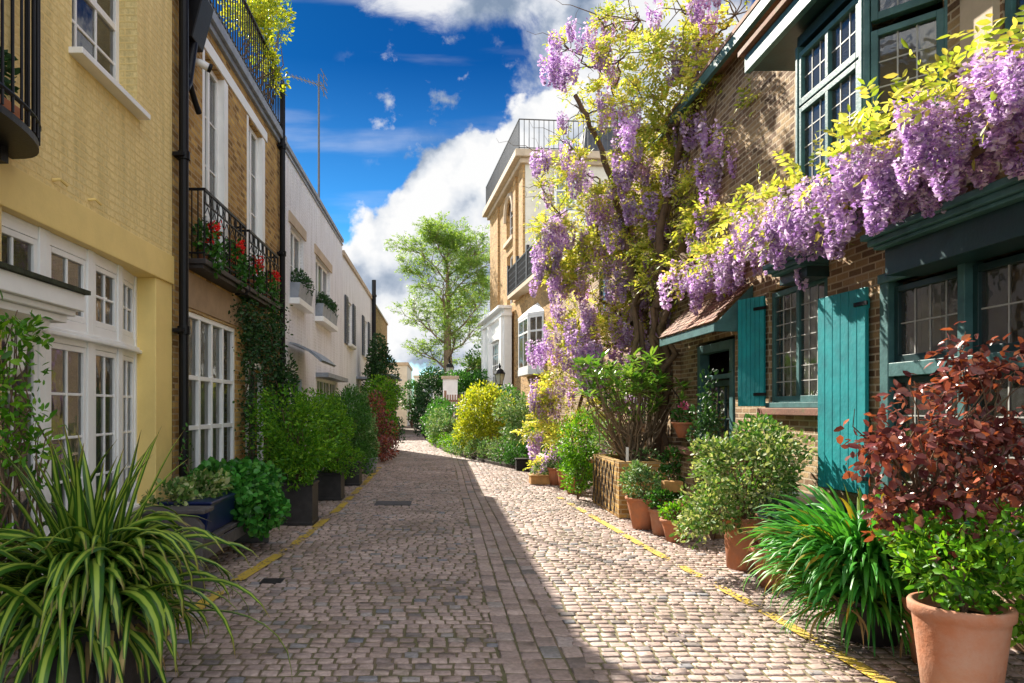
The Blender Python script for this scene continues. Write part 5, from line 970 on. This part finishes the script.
# foliage: pinnate leaves gathered in tufts, racemes hanging in bunches below them
PB = []; PD = []; near_spots = []; far_spots = []
for w in W_:
    near = w[1] < 8.3
    if near:
        n = int(w[4]*80*(w[3]/.6)**1.6)+6; d = nrm(r.normal(size=(n, 3))); c = w[:3]+d*(w[3]*np.sqrt(r.random(n)))[:, None]*[1, .8, .85]
        c[:, 0] -= .06; c[:, 2] += .05+.45*w[3]*r.random(n); PB.append(c); PD.append(nrm(d+r.normal(size=(n, 3))*.6+[-.2, -.1, .2]))
        for _ in range(int(round(w[5]*5.6))):
            dx, dy, dz = [rd.gauss(0, .55) for _ in range(3)]; near_spots.append(((w[0]+dx*w[3]*.9-.08, w[1]+dy*w[3], w[2]+dz*.55*w[3]+.02), rd.uniform(.22, .40)))
        continue
    V3 = (w[3]/.6)**1.5*(.62 if w[2] > 5.8 and w[1] > 9 else 1)
    for _ in range(int(round(w[4]*8.5*V3))+1):          # leaf tufts
        c0 = w[:3]+nrm(r.normal(size=3))*w[3]*(.3+.75*r.random()); k = int(r.integers(14, 26)); d = nrm(r.normal(size=(k, 3))+[-.35, -.1, .35]); PB.append(c0+d*r.uniform(.02, .16, (k, 1))); PD.append(nrm(d+[0, 0, .15]))
    for _ in range(int(round((w[5]+.14)*5.8*V3))):           # raceme bunches
        c0 = w[:3]+nrm(r.normal(size=3))*w[3]*(.35+.75*r.random())
        for _ in range(int(r.integers(1, 5))): far_spots.append((tuple(c0+r.normal(size=3)*[.09, .09, .07]), rd.uniform(.28, .50)))
PB = np.concatenate(PB); PD = np.concatenate(PD); q = 9; L = r.uniform(.16, .27, len(PB)); side = nrm(np.cross(PD, [0, 0, 1.]+r.normal(size=PD.shape)*.4)); up = np.cross(side, PD); allP = []; allD = []; allN = []
for j in range(q):
    t_ = (j//2+1)/5; s = 0 if j == q-1 else (1 if j % 2 else -1); c = PB+PD*(L*t_)[:, None]-np.array([0, 0, 1])*(L*.25*t_*t_)[:, None]; allP.append(c); allD.append(nrm(PD*.55+side*s*.85-np.array([0, 0, .25])+r.normal(size=PD.shape)*.15)); allN.append(nrm(up+r.normal(size=PD.shape)*.35))
P = np.concatenate(allP); D = np.concatenate(allD); Nn = np.concatenate(allN); print('wisteria leaflets', len(P)); leaves('foliage', P, D, Nn, r.uniform(.055, .09, len(P)), r.uniform(.024, .038, len(P)), 'L_wist', wt, 'leaf')
# racemes
def raceme_geo(seed, n, L=1.0, ps=1.):
    r = np.random.default_rng(seed); t_ = r.random(n)**.8; ra = .24*(1-t_)**.55*(.5+.5*np.minimum(1, t_*6+.3))+.02; a = r.uniform(0, 6.28, n); P = np.stack([np.cos(a)*ra*r.uniform(.6, 1.05, n), np.sin(a)*ra*r.uniform(.6, 1.05, n), -t_], 1)*L
    D = nrm(np.stack([np.cos(a), np.sin(a), r.uniform(-.7, .6, n)], 1)+r.normal(size=(n, 3))*.35); return leafgeo(P, D, nrm(r.normal(size=(n, 3))), r.uniform(.045, .085, n)*L*ps, r.uniform(.045, .08, n)*L*ps, 'petal')
geos = [raceme_geo(200+i, 300) for i in range(8)]; lows = [raceme_geo(300+i, 130, 1., 1.35) for i in range(6)]
print('racemes', len(near_spots), len(far_spots))
rms = []
for i, (V, Fa) in enumerate(geos): rms.append(npmesh('flower_raceme', V, Fa, 'F_purple', wt)); 
off = np.array(parent_loc(wt)); 
for o in rms: o.data.transform(Matrix.Translation(parent_loc(wt)))
near_spots.sort(key=lambda s: s[0][1]); big = near_spots[:100]; rest = near_spots[100:]+far_spots
for i, (p, L_) in enumerate(big):
    if i < len(rms): o = rms[i]
    else: o = rms[i % 8].copy(); C.objects.link(o); o.parent = wt
    o.location = Vector(p)-parent_loc(wt); o.scale = (L_*rd.uniform(.9, 1.25),)*2+(L_,); o.rotation_euler = (rd.gauss(0, .12), rd.gauss(0, .12), rd.uniform(0, 6.28))
VV = []; FF = []; o_ = 0
for p, L_ in rest:
    V, Fa = rd.choice(lows); a = rd.uniform(0, 6.28); R_ = np.array([[math.cos(a), -math.sin(a), 0], [math.sin(a), math.cos(a), 0], [rd.gauss(0, .1), rd.gauss(0, .1), 1]]); wsc = rd.uniform(.8, 1.1)
    VV.append((V*[wsc, wsc, 1])@R_.T*L_+np.array(p)); FF.append(Fa+o_); o_ += len(V)
o = npmesh('small_racemes', np.concatenate(VV), np.concatenate(FF), 'F_purple', wt); o['kind'] = 'stuff'
# ------------------------------------------------------------------ sky, sun, camera
SUN = Vector((-.429, .903, math.tan(math.radians(36.3)))).normalized(); AZ = math.atan2(-.429, .903)
w = bpy.data.worlds.new('World'); bpy.context.scene.world = w; w.use_nodes = True; nt = w.node_tree; ns, L = nt.nodes, nt.links; ns.clear()
out = ns.new('ShaderNodeOutputWorld'); bg = ns.new('ShaderNodeBackground'); L.new(bg.outputs[0], out.inputs[0])
sky = ns.new('ShaderNodeTexSky'); sky.sky_type = 'NISHITA'; sky.sun_disc = False; sky.sun_elevation = math.radians(36.3); sky.sun_rotation = AZ; sky.altitude = 200; sky.air_density = 1; sky.dust_density = .2; sky.ozone_density = 3
tc = ns.new('ShaderNodeTexCoord'); sp = ns.new('ShaderNodeSeparateXYZ'); L.new(tc.outputs['Generated'], sp.inputs[0])
def mth(op, a, b=None, c=None, clamp=False):
    n = ns.new('ShaderNodeMath'); n.operation = op; n.use_clamp = clamp
    for i, v in enumerate((a, b, c)):
        if v is None: continue
        if isinstance(v, (int, float)): n.inputs[i].default_value = v
        else: L.new(v, n.inputs[i])
    return n.outputs[0]
def mrange(v, a, b, c=0, d=1):
    n = ns.new('ShaderNodeMapRange'); n.interpolation_type = 'SMOOTHSTEP'; L.new(v, n.inputs[0])
    for i, q in enumerate((a, b, c, d)): n.inputs[i+1].default_value = q
    return n.outputs[0]
X, Y, Z = sp.outputs
ay = mth('ADD', mth('ABSOLUTE', Y), .08); U = mth('DIVIDE', X, ay); V_ = mth('DIVIDE', Z, ay)     # bearing and height of a sky direction
cv = ns.new('ShaderNodeCombineXYZ'); L.new(U, cv.inputs[0]); L.new(V_, cv.inputs[1]); L.new(mth('MULTIPLY', Y, .35), cv.inputs[2])
def nz(vec, scale, det=8, rough=.58, offs=None, dist=0):
    if offs: a = ns.new('ShaderNodeVectorMath'); a.operation = 'ADD'; L.new(vec, a.inputs[0]); a.inputs[1].default_value = offs; vec = a.outputs[0]
    n = ns.new('ShaderNodeTexNoise'); n.inputs['Scale'].default_value = scale; n.inputs['Detail'].default_value = det; n.inputs['Roughness'].default_value = rough; n.inputs['Distortion'].default_value = dist; L.new(vec, n.inputs['Vector']); return n.outputs[0]
def blob(px, py, rx, ry, k=1.):
    u0, v0 = (px-VX)/F*.926, (VY-py)/F*.926   # same small softening as above
    a = mth('DIVIDE', mth('SUBTRACT', U, u0), rx/F); b = mth('DIVIDE', mth('SUBTRACT', V_, v0), ry/F)
    return mth('MULTIPLY', mth('SUBTRACT', 1, mth('SQRT', mth('ADD', mth('MULTIPLY', a, a), mth('MULTIPLY', b, b)))), k)
def umax(l):
    o = l[0]
    for q in l[1:]: o = mth('MAXIMUM', o, q)
    return o
cum = umax([blob(*b) for b in ((480, 195, 85, 85), (560, 170, 95, 85), (450, 260, 95, 85), (375, 300, 70, 60), (650, 215, 120, 105), (520, 310, 160, 110), (330, 330, 60, 45), (760, 260, 130, 160))])
n1 = nz(cv.outputs[0], 7.5, 10, .55); d1 = mth('ADD', cum, mth('MULTIPLY', mth('SUBTRACT', n1, .5), 1.7)); m1 = mrange(d1, .04, .16)
hi = umax([blob(*b) for b in ((600, 20, 95, 85), (500, -5, 110, 48), (460, -8, 100, 36), (630, 60, 110, 120), (720, 60, 120, 70), (120, -160, 200, 80))])
n2 = nz(cv.outputs[0], 4.5, 12, .66, (3.1, 1.7, 0), .6); d2 = mth('ADD', mth('MULTIPLY', hi, .9), mth('MULTIPLY', mth('SUBTRACT', n2, .5), 1.9)); m2 = mth('MULTIPLY', mrange(d2, .06, .5), .93)
# little scattered scraps
n3 = nz(cv.outputs[0], 19, 6, .6, (5, 2, 1)); reg = mrange(umax([blob(440, 100, 110, 90)]), 0, .6); m3 = mth('MULTIPLY', mth('MULTIPLY', mrange(n3, .55, .70), reg), .8)
# faint streaks
n5 = ns.new('ShaderNodeTexNoise'); mp = ns.new('ShaderNodeMapping'); mp.inputs['Scale'].default_value = (1.5, 9, 1); L.new(cv.outputs[0], mp.inputs[0]); L.new(mp.outputs[0], n5.inputs['Vector']); n5.inputs['Scale'].default_value = 2; n5.inputs['Detail'].default_value = 6
m5 = mth('MULTIPLY', mrange(n5.outputs[0], .5, .75), .30)
# broken cloud added to the unseen rest of the sky as white fill
n4 = nz(tc.outputs['Generated'], 2.6, 9, .6, (7, 3, 2)); m4 = mth('MULTIPLY', mrange(n4, .36, .52), mrange(Y, .12, -.1))
alpha = mth('MAXIMUM', mth('MAXIMUM', mth('MULTIPLY', umax([m1, m2, m3, m5]), mrange(Y, .02, .25)), m4), 0)
# cloud shading: the same noise seen a little way towards the sun
na = nz(cv.outputs[0], 7.5, 8, .5, (-.035, .045, 0)); nb = nz(cv.outputs[0], 3.0, 5, .55, (9, 4, 0))
sh = mth('ADD', mth('MULTIPLY', mth('SUBTRACT', n1, na), 4.6), mth('MULTIPLY', mth('SUBTRACT', nb, .5), 1.6))
thick = mrange(d1, .2, 1.0, .32, -.30)
shade = mth('ADD', mth('ADD', sh, .62), thick, clamp=True)
cr = ramp(nt, [(.0, (.26, .34, .46)), (.35, (.46, .53, .64)), (.62, (.78, .82, .88)), (1, (1.02, 1.02, 1.02))]); L.new(shade, cr.inputs[0])
CS = 2.75
cl = ns.new('ShaderNodeVectorMath'); cl.operation = 'SCALE'; L.new(cr.outputs[0], cl.inputs[0]); L.new(mth('MULTIPLY', mrange(Y, .1, -.3, 1, 2.3), CS), cl.inputs['Scale'])   # unseen clouds behind the camera, brightened to lift the ambient light
# deep polarised blue: tint the physical sky by height
tint = ramp(nt, [(.0, (.42, .62, .66)), (.35, (.07, .25, .38)), (.8, (.006, .085, .19)), (1, (.005, .075, .17))]); L.new(mrange(Z, .0, .62), tint.inputs[0])
hs = mixc(nt, 1.0, sky.outputs[0], tint.outputs[0], 'MULTIPLY')
fin = ns.new('ShaderNodeMix'); fin.data_type = 'RGBA'; fin.clamp_result = False; L.new(alpha, fin.inputs[0]); L.new(hs, fin.inputs[6]); L.new(cl.outputs[0], fin.inputs[7])
L.new(fin.outputs[2], bg.inputs[0]); bg.inputs[1].default_value = .13
s = bpy.data.lights.new('sun', 'SUN'); s.energy = 5.0; s.angle = math.radians(.5); s.color = (1, .93, .80); so = bpy.data.objects.new('sun', s); C.objects.link(so); so.location = (-20, 40, 60); so.rotation_euler = SUN.to_track_quat('Z', 'Y').to_euler()
cam = bpy.data.cameras.new('camera'); co = bpy.data.objects.new('camera', cam); C.objects.link(co); co.location = (0, 0, EYE); co.rotation_euler = (math.radians(90), 0, 0)
cam.sensor_width = 36; cam.lens = F/1024*36; cam.shift_x = (512-VX)/1024; cam.shift_y = (VY-341.5)/1024; cam.clip_end = 2000; cam.clip_start = .05
sc = bpy.context.scene; sc.camera = co; sc.view_settings.view_transform = 'Standard'; sc.view_settings.look = 'None'; sc.view_settings.gamma = 1; sc.view_settings.exposure = 1.45
sc.render.engine = 'CYCLES'; cy = sc.cycles; cy.max_bounces = 6; cy.diffuse_bounces = 4; cy.glossy_bounces = 3; cy.transmission_bounces = 3; cy.transparent_max_bounces = 8; cy.use_denoising = True; cy.sample_clamp_indirect = 6; cy.caustics_reflective = False; cy.caustics_refractive = False
